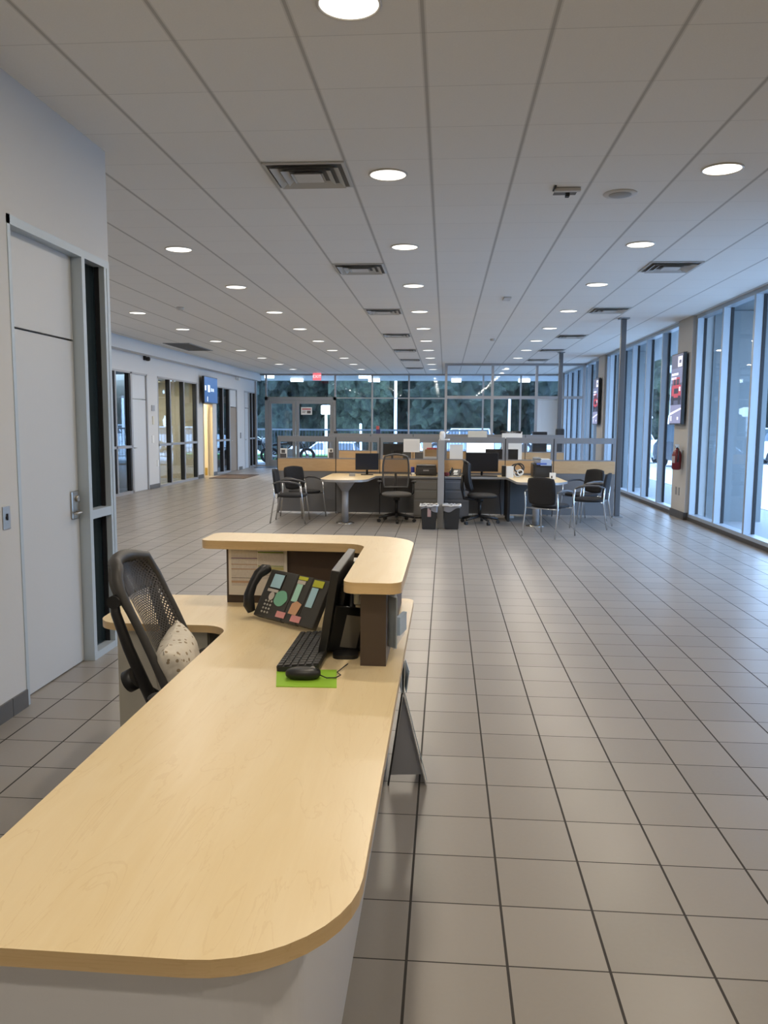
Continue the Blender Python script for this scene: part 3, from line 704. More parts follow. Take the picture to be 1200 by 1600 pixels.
q = bm_new(); lathe(q, [(.09, -.0101), (.088, -.013), (.001, -.013)], 32); obj('grille', q, mat('speaker_grille', (.36, .35, .33), .8), t)
simple('ceiling_sensor_plate', 'small pale square sensor plate on the ceiling before the right walkway', 'sensor', VENTW, lambda q: box(q, .82, .93, 12.0, 12.3, HC-.02, HC, bev=.005))
def sprinkler(x, y): simple('smoke_detector', 'small round white detector on the ceiling at %s' % ('the left walkway' if x < 0 else 'the right walkway'), 'smoke detector', VENTW, lambda q: lathe(q, [(.06, 0), (.06, .03), (.04, .045)], 20, m=T(x, y, HC, rx=PI)))
sprinkler(-4.3, 12.9); sprinkler(1.0, 17.8)
# security cameras on the far left soffit
def dome(y, label):
    t = thing('security_camera', label, 'camera', (XL, y, 3.13))
    q = bm_new(); box(q, 0, .05, -.05, .05, -.03, .07, bev=.01); obj('bracket', q, BLACKM if y < 20 else WHITE, t)
    q = bm_new(); blob(q, .06, .06, .05, m=T(.1, 0, 0), e=2); obj('dome', q, BLACK if y < 20 else WHITE, t)
dome(18.8, 'small black security camera on the far left wall above the first white door')
dome(27.2, 'small white security camera on the far left wall above the brown door')

# poles
def pole(x, y, label, r=.045):
    t = thing('ceiling_pole', label, 'pole', (x, y, 0))
    q = bm_new(); box(q, -r, r, -r, r, .02, HC-.02, bev=.008); obj('shaft', q, mat('grey_pole_metal', (.10, .105, .115), .45, .3), t)
    q = bm_new(); box(q, -.09, .09, -.09, .09, 0, .02); obj('base_plate', q, GREYF, t)
    q = bm_new(); box(q, -.085, .085, -.085, .085, HC-.02, HC); obj('top_plate', q, GREYF, t)
pole(3.06, 14.42, 'grey square floor-to-ceiling pole at the right end of the front cubicle partition')
pole(2.92, 21.0, 'grey square floor-to-ceiling pole farther back behind the cubicles', .05)

# ================================================================== WALL ITEMS
t = thing('exit_sign', 'lit red EXIT sign hanging before the back glass wall', 'exit sign', (-4.66, 29.0, HC))
q = bm_new(); box(q, -.15, .15, -.02, .02, -.29, -.03, bev=.01); obj('housing', q, mat('exit_sign_glow', (.5, .1, .1), .4, emit=(1, .16, .20), es=.75), t)
q = bm_new(); box(q, -.02, .02, -.015, .015, -.03, 0); obj('bracket', q, WHITE, t)
text_mesh('EXIT', .15, mat('exit_letters', (1, .3, .3), .4, emit=(1, .55, .58), es=1.5), 'lettering', t, T(0, -.022, -.16, rx=PI/2))
BLUE = mat('tv_blue_image', (.04, .09, .22), .2, emit=(.06, .15, .38), es=.55)
ICON = mat('tv_white_image', (.8, .85, .9), .3, emit=(.75, .9, 1), es=.9)
t = thing('wall_television', 'blue-lit television mounted high on the far left wall above the open doorway', 'television', (XL, 23.7, 2.6))
q = bm_new(); box(q, 0, .10, -.3, .3, -.12, .12); obj('bracket', q, BLACKM, t)
q = bm_new(); box(q, .10, .17, -.68, .68, -.39, .39, bev=.008); obj('housing', q, BLACK, t)
q = bm_new(); box(q, .17, .173, -.66, .66, -.37, .37); obj('screen', q, BLUE, t)
q = bm_new()
for y0, y1, z0, z1 in ((-.62, -.5, -.02, .12), (-.33, -.12, -.06, .14), (.0, .05, -.04, .06), (.12, .16, -.04, .05), (.22, .27, -.04, .05), (-.4, -.35, -.34, -.2)): box(q, .173, .175, y0, y1, z0, z1)
obj('screen_icons', q, ICON, t)

def portrait_screen(yc, label):
    """digital poster: dark blue scene with a red off-road vehicle"""
    t = thing('portrait_display', label, 'display screen', (XF, yc, 2.27))
    q = bm_new(); box(q, -.04, -.0005, -.16, .16, -.25, .25); obj('bracket', q, BLACKM, t)
    q = bm_new(); box(q, -.10, -.04, -.36, .36, -.62, .62, bev=.006); obj('housing', q, BLACK, t)
    def em(n, c, s=1): return mat(n, c, .4, emit=c, es=s)
    q = bm_new(); X = -.101
    box(q, X-.001, X, -.34, .34, -.60, .60, mi=0)
    def quad(y0, y1, z0, z1, mi, k=1): box(q, X-.001-.001*k, X-.001*k, -y1, -y0, z0, z1, mi=mi)   # y measured as seen from the room
    quad(-.34, .34, -.60, -.28, 1); quad(-.34, .34, .1, .36, 2); quad(.05, .30, .38, .56, 3); quad(.12, .25, .44, .50, 0, 2)
    quad(-.30, .10, .24, .28, 3, 2); quad(-.30, .0, .17, .21, 3, 2)
    # vehicle
    quad(-.27, .29, -.16, .06, 4, 2); quad(-.20, .20, .06, .20, 4, 2); quad(-.17, -.03, .07, .17, 5, 3); quad(.01, .17, .07, .17, 5, 3); quad(-.12, .14, -.08, .01, 5, 3)
    quad(-.30, .31, -.20, -.15, 5, 3)
    for yc_ in (-.20, .21): quad(yc_-.07, yc_+.07, -.27, -.12, 5, 4)
    quad(.18, .26, -.04, .03, 3, 4)
    # road mark
    v = [q.verts.new((X-.003, y, z)) for y, z in ((.34, -.42), (-.34, -.33), (-.34, -.36), (.34, -.46))]; q.faces.new(v).material_index = 3
    quad(-.27, -.21, -.56, -.47, 3, 2); quad(.12, .2, -.54, -.49, 3, 2)
    obj('screen', q, [em('screen_night', (.07, .08, .14), .9), em('screen_road', (.20, .21, .34), .9), em('screen_dusk', (.13, .15, .26), .9), em('screen_white', (.75, .75, .85), .9), em('screen_red', (.36, .045, .07), .9), em('screen_black', (.02, .02, .04), .9)], t)
    return t
portrait_screen(14.6, 'portrait display showing a red vehicle on the near column above the fire extinguisher')
portrait_screen(22.25, 'portrait display showing a red vehicle on the farther window column')
t = thing('fire_extinguisher', 'dark red fire extinguisher hung on the near window column', 'fire extinguisher', (XF, 14.38, 0))
q = bm_new(); lathe(q, [(.055, .86), (.078, .88), (.08, 1.12), (.06, 1.18), (.025, 1.21), (.022, 1.24)], 24, m=T(-.10)); obj('cylinder', q, RED, t)
q = bm_new(); box(q, -.13, -.07, -.02, .02, 1.24, 1.27); box(q, -.14, -.06, -.012, .09, 1.285, 1.30); box(q, -.13, -.07, -.01, .08, 1.255, 1.265); obj('valve_handle', q, STEEL, t)
q = bm_new(); tube(q, [(-.10, -.02, 1.25), (-.10, -.11, 1.22), (-.11, -.12, 1.1), (-.11, -.105, 1.0)], [.01, .01, .01, .016]); obj('hose', q, BLACKM, t)
q = bm_new(); prism(q, [(.0805*math.cos(a), .0805*math.sin(a)) for a in [PI*.7+PI*.6*k/8 for k in range(9)]], .98, 1.10, m=T(-.10)); obj('instruction_label', q, mat('pale_label', (.45, .4, .4), .6), t)
q = bm_new(); box(q, -.02, 0, -.03, .03, 1.0, 1.2); obj('bracket', q, STEEL, t)
for yy, w_ in ((14.68, 'left'), (14.50, 'right')):
    simple('wall_outlet', 'dark power outlet low on the near window column, %s one of the pair' % w_, 'outlet', GREYF, lambda q: (box(q, XF-.007, XF, yy-.035, yy+.035, .40, .54, bev=.002)), 'outlets on the window column')
def wall_box(y, z, w, h, name, label, cat, m): simple(name, label, cat, m, lambda q: box(q, XL, XL+.02, y-w/2, y+w/2, z-h/2, z+h/2, bev=.004))
wall_box(19.3, 1.98, .20, .14, 'alarm_strobe', 'white and dark strobe box high on the wall right of the first white door', 'alarm', GREYL)
wall_box(19.3, 1.68, .10, .20, 'thermostat', 'beige thermostat below the strobe box on the far left wall', 'thermostat', CREAM)
wall_box(19.25, 1.22, .12, .18, 'light_switch', 'white switch plate below the thermostat on the far left wall', 'switch', WHITE)
wall_box(19.55, .62, .10, .16, 'wall_outlet', 'pale outlet plate low on the far left wall beside the three-pane window', 'outlet', WHITE)
wall_box(27.75, 1.2, .12, .2, 'light_switch', 'dark switch plate on the wall right of the brown door', 'switch', GREYF)
simple('floor_mat', 'brown entrance mat on the tiles before the lit doorway', 'mat', mat('brown_mat', (.07, .05, .042), .95, bump=.5, bscale=200), lambda q: prism(q, rounded([(-6.95, 23.1), (-5.88, 23.1), (-5.88, 25.0), (-6.95, 25.0)], .02, 3), .0, .012))
simple('floor_mat', 'dark mat on the floor at the glazed back door', 'mat', BLACKM, lambda q: prism(q, rounded([(-7.0, 28.9), (-5.0, 28.9), (-5.0, 29.8), (-7.0, 29.8)], .02, 3), .0, .012))
t = thing('door_notice', 'white notice with red heading taped on the right leaf of the back door', 'notice', (-5.22, YB-.012, 2.10))
q = bm_new(); box(q, -.21, .21, -.003, 0, -.14, .14); obj('sheet', q, PAPER, t)
q = bm_new(); box(q, -.17, .17, -.005, -.003, .05, .09); obj('heading', q, mat('red_print', (.5, .06, .06), .6), t)
q = bm_new(); box(q, .02, .16, -.005, -.003, -.09, .01); box(q, -.17, -.03, -.005, -.003, -.02, .0); box(q, -.17, -.05, -.005, -.003, -.07, -.05); obj('print', q, mat('dark_print', (.1, .08, .08), .6), t)

# ================================================================== RECEPTION DESK
dsk = thing('reception_desk', 'maple-topped reception desk with raised counter filling the lower left', 'desk', (-.6, 2.5, 0))
def D(q): 
    for v in q.verts: v.co -= Vector((-.6, 2.5, 0))
    return q
Zt = .76; th = .032
outline = rounded([(-.91, 1.178), (-.144, 1.172), (-.144, 3.90), (-1.53, 3.86), (-1.50, 3.275), (-.905, 3.28), ], [.0, .26, .05, .06, .12, .11], 10)
# left-hand extension beyond the frame: the near edge keeps running left
q = bm_new(); prism(q, outline, Zt-th, Zt, 0, 1); obj('desk_top', D(q), [MAPLE, MAPLE_EDGE], dsk)
q = bm_new(); arc = lambda r, c=(-.458, 1.455): [(c[0]+r*math.cos(a), c[1]+r*math.sin(a)) for a in [-PI/2+PI/2*k/12 for k in range(13)]]
prism(q, [(-.86, 1.255)]+arc(.2)+[(-.258, 3.82), (-1.0, 3.82), (-1.0, 3.79), (-.288, 3.79)]+arc(.17)[::-1]+[(-.86, 1.285)], 0, Zt-th, smooth=False); obj('base_panel', D(q), BASEW, dsk)
q = bm_new(); box(q, -1.43, -1.02, 3.36, 3.80, .02, Zt-th)
pd_ = obj('pedestal', D(q), CREAM, dsk)
q = bm_new(); box(q, -1.428, -1.022, 3.34, 3.359, .03, .72, bev=.002); dr = obj('cabinet_door', D(q), CREAM, pd_)
q = bm_new(); box(q, -1.04, -.30, 3.725, 3.80, Zt, 1.03); box(q, -.292, -.20, 2.77, 3.80, Zt, 1.03); obj('riser_panel', D(q), BROWN, dsk)
ct = rounded([(-1.15, 3.66), (-.358, 3.63), (-.352, 2.728), (-.144, 2.728), (-.138, 3.895), (-1.15, 3.945)], [.05, .10, .05, .05, .24, .06], 10)
q = bm_new(); prism(q, ct, 1.03, 1.07, 0, 1); obj('transaction_counter', D(q), [MAPLE, MAPLE_EDGE], dsk)

# ---- things on the desk
def xf(o, x, y, z, rz=0): o.location = (x, y, z); o.rotation_euler = (0, 0, rz)
# schedule sheet on the riser
t = thing('schedule_sheet', 'printed multicolour schedule sheet pinned to the brown riser behind the phone', 'paper', (-.885, 3.716, .80))
q = bm_new(); box(q, -.142, .142, -.004, 0, 0, .235); obj('sheet', q, mat('beige_printed_paper', (.74, .69, .61), .8), t)
def band(nm, cols_, m):
    q = bm_new()
    for x0, x1, z0, z1 in cols_: box(q, x0, x1, -.0055, -.004, z0, z1)
    obj(nm, q, m, t)
band('table_column', [(-.128, -.002, .045, .225), (.002, .128, .08, .205)], mat('printed_table_grey', (.62, .57, .51), .8, var=.15, vscale=120))
def band2(nm, cols_, m):
    q = bm_new()
    for x0, x1, z0, z1 in cols_: box(q, x0, x1, -.007, -.0055, z0, z1)
    obj(nm, q, m, t)
band2('green_rule', [(.002, .125, .207, .212), (.002, .125, .142, .145)], mat('green_print', (.2, .3, .04), .8))
band2('yellow_rule', [(.002, .125, .125, .139), (-.02, .02, .222, .228)], mat('yellow_print', (.48, .45, .2), .8))
band2('purple_rule', [(-.128, -.002, .178, .181)], mat('purple_print', (.25, .13, .28), .8))
band2('orange_rule', [(-.128, -.002, .125, .129), (-.128, -.002, .148, .151), (-.128, -.002, .06, .07)], mat('orange_print', (.5, .33, .22), .8))
band2('black_rule', [(-.128, -.002, .083, .085), (.002, .125, .112, .1135), (.002, .125, .098, .0995)], mat('dark_print_line', (.15, .13, .12), .8))

# desk phone with two key modules
ph = thing('desk_phone', 'black multi-line desk phone with paper key labels on the reception desk', 'telephone', (-.85, 3.43, .79), -.6697)
tilt = math.atan2(.18, .104); Lp = math.hypot(.18, .104)
MP = Matrix.Rotation(tilt, 4, 'X')     # local x = width, y = up the face, z = out of the face
PHB = mat('phone_body', (.055, .052, .046), .45)
def pbox(x0, x1, y0, y1, z0, z1, bev=0, q=None, mi=0):
    q = q or bm_new(); box(q, x0, x1, y0, y1, z0, z1, mi=mi, bev=bev, m=MP); return q
obj('phone_body', pbox(.02, .205, -.012, Lp, -.03, 0, .006), PHB, ph)
obj('key_module', pbox(.207, .300, -.010, Lp-.002, -.028, -.001, .005), PHB, ph)
obj('key_module', pbox(.302, .406, -.008, Lp-.004, -.028, -.001, .005), PHB, ph)
q = bm_new(); box(q, .05, .37, .02, .035, -.03, .12); box(q, .05, .37, .035, .13, -.03, -.018); obj('stand', q, BLACK, ph)
q = bm_new(); hp = [(.018, -.002, .012), (.010, .02, .034), (.006, .06, .052), (.006, .11, .056), (.008, .16, .050), (.016, .19, .034), (.022, .205, .014)]
tube(q, [MP @ Vector(p_) for p_ in hp], [.018, .026, .023, .020, .023, .026, .017], 14); obj('handset', q, BLACK, ph)
PAP = {n: mat('label_'+n, c, .7) for n, c in dict(sky=(.42, .66, .76), mint=(.42, .72, .60), yellow=(.55, .56, .05), green=(.20, .47, .33), peach=(.66, .38, .22), pink=(.74, .33, .33), white=(.55, .50, .45)).items()}
def lab(pts, c, z=.0015, nm='paper_label'):
    q = bm_new(); prism(q, pts, z, z+.0012, m=MP); obj(nm, q, PAP[c], ph)
R4 = lambda x0, x1, y0, y1: [(x0, y0), (x1, y0), (x1, y1), (x0, y1)]
q = bm_new(); box(q, .058, .132, .122, .192, .0, .004, m=MP); obj('display_bezel', q, BLACK, ph)
lab(R4(.062, .128, .126, .188), 'sky', .0042, 'display'); lab(R4(.052, .122, .106, .119), 'white'); lab([(.092+.017*math.cos(a), .087+.019*math.sin(a)) for a in [2*PI*k/16 for k in range(16)]], 'white')
lab(R4(.222, .258, .085, .165), 'mint'); lab(R4(.218, .268, .166, .182), 'white'); lab(R4(.217, .275, .185, .200), 'yellow')
lab(R4(.318, .358, .075, .162), 'sky'); lab(R4(.315, .378, .166, .196), 'yellow')
lab([(.155+.040*math.cos(a)*(1+.06*math.cos(5*a)), .085+.036*math.sin(a)) for a in [2*PI*k/30 for k in range(30)]], 'green', .002)
lab([(.235, .03), (.285, .028), (.297, .08), (.262, .09), (.238, .075)], 'peach', .003); lab(R4(.165, .222, .003, .030), 'pink', .002); lab(R4(.262, .322, .0, .028), 'pink', .002)
KEY = mat('phone_keys', (.42, .41, .38), .5)
for r_ in range(4):
    for c_ in range(3):
        q = bm_new(); x = .068+c_*.019; y = .012+r_*.017; blob(q, .006, .0052, .002, m=MP @ T(x, y, .0015), e=2.2, seg=12, rings=4); obj('key', q, KEY, ph)
q = bm_new(); pts = []
for k in range(120):
    a = k*.95; s = k/119; px = -.86-.16*s; py = 3.455-.05*s+.02*math.sin(6*s); pts.append((px, py+.007*math.cos(a), .772+.008*math.sin(a)))
tube(q, pts, .0035, 6); obj('handset_cord', q, BLACK, ph).matrix_parent_inverse = Matrix.Translation((-.85, 3.43, .79)).inverted() if False else Matrix.Identity(4)
cord = ph.children[-1]; cord.matrix_parent_inverse = (Matrix.Translation((-.85, 3.43, .79)) @ Matrix.Rotation(-.6697, 4, 'Z')).inverted()

# monitor, seen nearly edge-on, facing left
mo = thing('computer_monitor', 'black computer monitor seen edge-on beside the riser on the reception desk', 'monitor', (-.40, 3.08, Zt), 0)
mt_ = T(0, 0, .168, ry=.16)
q = bm_new(); box(q, -.03, .0, -.26, .26, -.155, .165, bev=.004, m=mt_); obj('housing', q, BLACK, mo)
q = bm_new(); box(q, -.0315, -.030, -.245, .245, -.14, .15, m=mt_); obj('screen', q, mat('dark_screen', (.015, .015, .018), .12), mo)
q = bm_new(); box(q, 0, .025, -.14, .14, -.10, .09, bev=.01, m=mt_); obj('back_shell', q, BLACKM, mo)
q = bm_new(); tube(q, [(.03, 0, .01), (.045, 0, .10), (.03, 0, .20)], .018, 12); obj('stand_neck', q, BLACK, mo)
q = bm_new(); prism(q, rounded([(-.06, -.12), (.09, -.12), (.09, .12), (-.06, .12)], .05, 6), 0, .012); obj('stand_base', q, BLACK, mo)
kb = thing('keyboard', 'black keyboard standing on the desk before the monitor', 'keyboard', (-.50, 2.90, Zt), 0)
kw, kl = .075, .235
mk = T(0, 0, .008, ry=-.08)
q = bm_new(); prism(q, rounded([(-kw, -kl), (kw, -kl), (kw, kl), (-kw, kl)], .012, 4), 0, .016, m=mk); obj('keyboard_body', q, BLACKM, kb)
q = bm_new(); box(q, -.0095, .0095, -.012, .012, .016, .021, bev=.0015); ko = obj('key', q, mat('keyboard_keys', (.025, .024, .023), .5), kb); first = True
for r_ in range(6):
    for c_ in range(16):
        k2 = ko if first else ko.copy()
        if not first: C.objects.link(k2); k2.parent = kb
        first = False; k2.matrix_basis = mk @ T(-kw+.013+r_*.0255, -kl+.018+c_*.0289, 0)
simple('mouse_pad', 'lime green square mouse mat on the reception desk', 'mouse pad', GREEN, lambda q: prism(q, [(-.578, 2.69), (-.542, 2.512), (-.343, 2.520), (-.368, 2.705)], Zt, Zt+.003))
ms = thing('computer_mouse', 'black computer mouse lying on the lime green mat', 'mouse', (-.468, 2.60, Zt+.003), .05)
q = bm_new(); blob(q, .060, .032, .020, m=T(0, 0, .018), e=2.6); 
for v in q.verts: v.co.z = max(v.co.z, .001)
obj('shell', q, BLACK, ms)
q = bm_new(); cyl(q, 0, 0, -.004, .004, .009, m=T(.032, 0, .033, rx=PI/2)); obj('scroll_wheel', q, GREYL, ms)
q = bm_new(); tube(q, [(.058, 0, .012), (.08, -.01, .006), (.11, .0, .004), (.125, .03, .004), (.11, .06, .004), (.14, .16, .004)], .002, 6); obj('cord', q, BLACK, ms)
# payment terminal behind the monitor
t = thing('phone_cradle', 'black desktop device with a grey panel standing between monitor and riser', 'device', (-.352, 2.94, Zt), .10)
mt_ = T(0, 0, .075, ry=.22)
q = bm_new(); box(q, -.01, .012, -.085, .085, -.078, .10, bev=.008, m=mt_ @ T(rz=-1.2)); obj('case', q, BLACK, t)
q = bm_new(); box(q, -.0145, -.010, -.036, .030, -.055, .07, m=mt_ @ T(rz=1.9)); obj('panel', q, mat('grey_device_panel', (.20, .18, .15), .5), t)
q = bm_new(); prism(q, rounded([(-.06, -.10), (.035, -.10), (.035, .10), (-.06, .10)], .03, 5), 0, .014); obj('foot', q, BLACK, t)
simple('paper_stack', 'folded white papers tucked under the raised counter behind the monitor', 'paper', PAPER, lambda q: (box(q, -.455, -.37, 3.40, 3.42, .92, 1.027), box(q, -.40, -.33, 3.40, 3.50, 1.0, 1.028)))
simple('power_adapter', 'white power adapter hanging under the raised counter', 'adapter', WHITE, lambda q: (box(q, -.335, -.305, 2.93, 2.97, .945, 1.03, bev=.006), box(q, -.318, -.292, 2.93, 2.96, .955, 1.01, bev=.004)))
# leaflet holder on the visitor side
t = thing('leaflet_holder', 'clear holder of pale blue leaflets on the outer side of the riser', 'leaflet holder', (-.20, 2.98, .80))
q = bm_new()
prism(q, [(0, -.09), (.03, -.12), (.034, -.12), (.008, .10), (0, .10)], 0, .19); obj('leaflet', q, PAPERB, t)
q = bm_new(); box(q, .034, .05, -.04, .06, .03, .10, m=T(rz=-.2)); obj('leaflet', q, mat('grey_blue_leaflet', (.55, .66, .78), .5), t)
q = bm_new(); box(q, .036, .040, -.13, .10, 0, .09, m=T(rz=-.12)); obj('clear_front', q, GLASSP, t)
# floor poster stand
t = thing('poster_stand', 'folded A-shaped poster stand on the floor against the outer side of the desk', 'poster stand', (-.15, 3.62, 0), .139)
FO = mat('grey_foam_board', (.30, .31, .34), .7); PRT = mat('blue_print_board', (.5, .6, .72), .5, var=.35, vscale=14)
def slab(q, a, c, y0, y1, w=.005, mi=0):
    n_ = Vector((-(c[1]-a[1]), c[0]-a[0])).normalized()*w
    pts = [(a[0], a[1]), (c[0], c[1]), (c[0]+n_.x, c[1]+n_.y), (a[0]+n_.x, a[1]+n_.y)]
    lo = [q.verts.new((x, y0, z)) for x, z in pts]; hi = [q.verts.new((x, y1, z)) for x, z in pts]
    q.faces.new(lo).material_index = mi; q.faces.new(hi).material_index = mi
    for i in range(4): q.faces.new((lo[i], lo[(i+1) % 4], hi[(i+1) % 4], hi[i])).material_index = mi
q = bm_new(); slab(q, (.065, 0), (-.04, .43), -.17, .10); obj('front_board', q, mat('white_board_edge', (.5, .5, .52), .6), t)
q = bm_new(); slab(q, (.0655, .02), (-.038, .43), -.165, .10, -.003); obj('poster', q, PRT, t)
q = bm_new(); slab(q, (-.105, 0), (-.045, .43), -.17, -.145); obj('rear_board', q, BLACKM, t)
q = bm_new(); v = [(-.097, .045), (.052, .045), (-.043, .415)]; A_ = [q.verts.new((x, -.155, z)) for x, z in v]; B_ = [q.verts.new((x, -.151, z)) for x, z in v]; q.faces.new(A_); q.faces.new(B_)
for i in range(3): q.faces.new((A_[i], A_[(i+1) % 3], B_[(i+1) % 3], B_[i]))
obj('brace_panel', q, FO, t)
for k, (dx, h_) in enumerate(((-.028, .17), (-.018, .14), (-.006, .10))):
    q = bm_new(); slab(q, (dx-.02, .425), (dx-.024+.008*k, .425+h_), -.165+.01*k, .03, .003); obj('leaflet', q, [PAPERB, PAPER, PRT][k], t)

# ---- receptionist's task chair (perforated back) facing +x
ch = thing('task_chair', 'charcoal perforated-back task chair pulled up behind the reception desk', 'chair', (-.93, 2.955, 0), 0)
PERF = mesh_fabric('perforated_back', (.045, .04, .038), 62, .22)
CX = .93; CY = -3.0
def spine(z):   # back curve: x as function of z (world)
    pts = [(.46, -.96), (.55, -.965), (.66, -1.01), (.77, -1.055), (.87, -1.10), (.97, -1.15), (1.04, -1.185), (1.10, -1.20)]
    for (z0, x0), (z1, x1) in zip(pts, pts[1:]):
        if z <= z1: return x0+(x1-x0)*(z-z0)/(z1-z0)+.93
    return pts[-1][1]+.93
def halfw(z): 
    if z > .98: return .185-.06*((z-.98)/.12)**2
    if z < .62: return .14+.045*(z-.46)/.16
    return .185
g = []
for i in range(25):
    z = .47+i*(1.085-.47)/24; row = []
    for j in range(13):
        s = -1+2*j/12; hw_ = halfw(z)-.03; row.append((spine(z)-.045*(1-s*s)+.01, s*hw_, z))
    g.append(row)
q = bm_new(); sheet(q, g); bk = obj('backrest_mesh', q, PERF, ch)
q = bm_new()
Lp_ = [Vector((spine(.47+i*.615/16), -halfw(.47+i*.615/16), .47+i*.615/16)) for i in range(17)]
Rp_ = [Vector((p_.x, -p_.y, p_.z)) for p_ in reversed(Lp_)]
top = [Vector((spine(1.085)-.02-.02*math.sin(PI*k/6), -halfw(1.085)+2*halfw(1.085)*k/6, 1.085+.022*math.sin(PI*k/6))) for k in range(1, 6)]
bot = [Vector((spine(.47)-.02, halfw(.47)-2*halfw(.47)*k/5, .46)) for k in range(1, 5)]
path = Lp_+top+Rp_+bot
tube(q, path, [.016+.008*max(0, (p_.z-.93)/.15) for p_ in path], 10, closed=True); obj('backrest_frame', q, CHARC, ch)
q = bm_new(); hd_ = []
for i in range(9):
    z = .96+i*.137/8; hd_.append([(spine(min(z, 1.085))-.035-.02*(1-s_*s_), s_*(halfw(min(z, 1.085))-.005), z) for s_ in [-1+2*j/10 for j in range(11)]])
sheet(q, hd_, .018); obj('head_shell', q, mat('grey_back_shell', (.085, .082, .078), .5), ch)
q = bm_new()
for s in (-1, 1):
    tube(q, [(spine(.985)-.035, s*.185, .985), (spine(.93)-.055, s*.19, .93), (spine(.8)-.075, s*.185, .80), (spine(.66)-.085, s*.165, .66), (spine(.55)-.09, s*.12, .52), (-.02, s*.08, .42)], [.016, .018, .02, .022, .026, .03], 10)
    cyl(q, 0, 0, -.022, .022, .024, m=T(spine(.97)-.035, s*.19, .975, rx=PI/2))
obj('backrest_support', q, BLACK, ch)
q = bm_new(); blob(q, .235, .24, .04, m=T(.17, 0, .47), e=3.2); obj('seat', q, FABR, ch)
for s in (-1, 1):
    q = bm_new(); tube(q, [(.10, s*.24, .43), (.10, s*.285, .47), (.07, s*.285, .64)], .018); obj('armrest_post', q, BLACK, ch)
    q = bm_new(); blob(q, .125, .045, .018, m=T(.02, s*.285, .655), e=3); obj('armrest', q, CHARC, ch)
q = bm_new(); cyl(q, 0, 0, -.018, .018, .042, m=T(-.225, -.135, .665, ry=PI/2-.5)); tube(q, [(-.22, -.13, .66), (-.14, -.1, .60), (-.05, 0, .42)], .014, 8); obj('tension_knob', q, BLACK, ch)
def star_base(t, cx=.12, m=BLACK, r=.30):
    q = bm_new(); cyl(q, cx, 0, .12, .40, .028); cyl(q, cx, 0, .36, .43, .06); obj('gas_column', q, m, t)
    for k in range(5):
        a = 2*PI*k/5+.3; q = bm_new(); tube(q, [(cx, 0, .13), (cx+r*.6*math.cos(a), r*.6*math.sin(a), .10), (cx+r*math.cos(a), r*math.sin(a), .075)], [.028, .022, .016]); lg = obj('base_leg', q, m, t)
        q = bm_new(); cyl(q, 0, 0, -.022, .022, .028, m=T(cx+r*math.cos(a), r*math.sin(a), .028, rx=PI/2, rz=a)); obj('caster', q, BLACKM, lg)
star_base(ch)
# cushion
CUS = mat('dotted_cushion_fabric', (.66, .60, .50), .85); nb = NB(CUS)
tcn = nb.add('ShaderNodeTexCoord'); vo = nb.add('ShaderNodeTexVoronoi'); vo.inputs['Scale'].default_value = 40; vo.inputs['Randomness'].default_value = .75
nb.l.new(tcn.outputs['Object'], vo.inputs['Vector']); nb.l.new(nb.mix(nb.math('LESS_THAN', vo.outputs['Distance'], .27), (.72, .67, .58), (.33, .26, .17)), nb.b.inputs['Base Color'])
nzc = nb.add('ShaderNodeTexNoise'); nzc.inputs['Scale'].default_value = 14; nb.l.new(tcn.outputs['Object'], nzc.inputs['Vector']); bpn = nb.add('ShaderNodeBump'); bpn.inputs['Strength'].default_value = .5; bpn.inputs['Distance'].default_value = .03; nb.l.new(nzc.outputs[0], bpn.inputs['Height']); nb.l.new(bpn.outputs[0], nb.b.inputs['Normal'])
q = bm_new(); S_ = .165
g1 = []; g2 = []
N_ = 20
def pil(u, v, s):
    pu = 1-.10*(1-abs(v))**1.0*abs(u)**3; pv = 1-.10*(1-abs(u))*abs(v)**3
    t_ = .075*(max(0, (1-u**4)*(1-v**4)))**.55
    return Vector((s*t_+.004*mnoise.noise(Vector((u*3, v*3, s))), u*S_*pu, v*S_*pv))
for s in (-1, 1):
    sheet(q, [[pil(-1+2*j/N_, -1+2*i/N_, s) for j in range(N_+1)] for i in range(N_+1)])
bmesh.ops.remove_doubles(q, verts=q.verts[:], dist=.0008)
cu = tag(obj('throw_cushion', q, CUS), 'cream cushion with brown dots resting on the reception chair seat', 'cushion')
cu.location = (-1.005, 2.93, .655); cu.rotation_euler = (.12, -.20, .15)

# ================================================================== CUBICLES
yp = 14.4
def partition(name, label, x0, y, splits, ends=True):
    """front partition run along x: grey base, wood band, glass, rails"""
    t = thing(name, label, 'partition', ((splits[0]+splits[-1])/2, y, 0)); c = (splits[0]+splits[-1])/2
    for a_, b_ in zip(splits, splits[1:]):
        a_ -= c; b_ -= c
        q = bm_new(); box(q, a_+.008, b_-.008, -.03, .03, .03, .77); box(q, a_+.02, b_-.02, -.034, -.03, .245, .255); obj('fabric_panel', q, GREYP, t)
        q = bm_new(); box(q, a_+.008, b_-.008, -.034, .034, .77, .99); obj('wood_band', q, MAPLE_BAND, t)
        q = bm_new(); box(q, a_+.008, b_-.008, -.03, .03, 1.30, 1.40); box(q, a_+.008, a_+.05, -.025, .025, .99, 1.30); box(q, b_-.05, b_-.008, -.025, .025, .99, 1.30); box(q, a_+.05, b_-.05, -.02, .02, .99, 1.01); obj('top_rail', q, mat('partition_rail', (.24, .25, .27), .4, .4), t)
        q = bm_new(); box(q, a_+.05, b_-.05, -.003, .003, 1.01, 1.30); obj('glass_pane', q, GLASSP, t)
        q = bm_new(); box(q, a_-.006, a_+.006, -.03, .03, 0, 1.38); obj('post', q, ALUD, t)
    return t
partition('cubicle_partition', 'front cubicle partition with maple band and glass strip, left half', 0, yp, [-3.04, -1.97, -1.17, -.10])
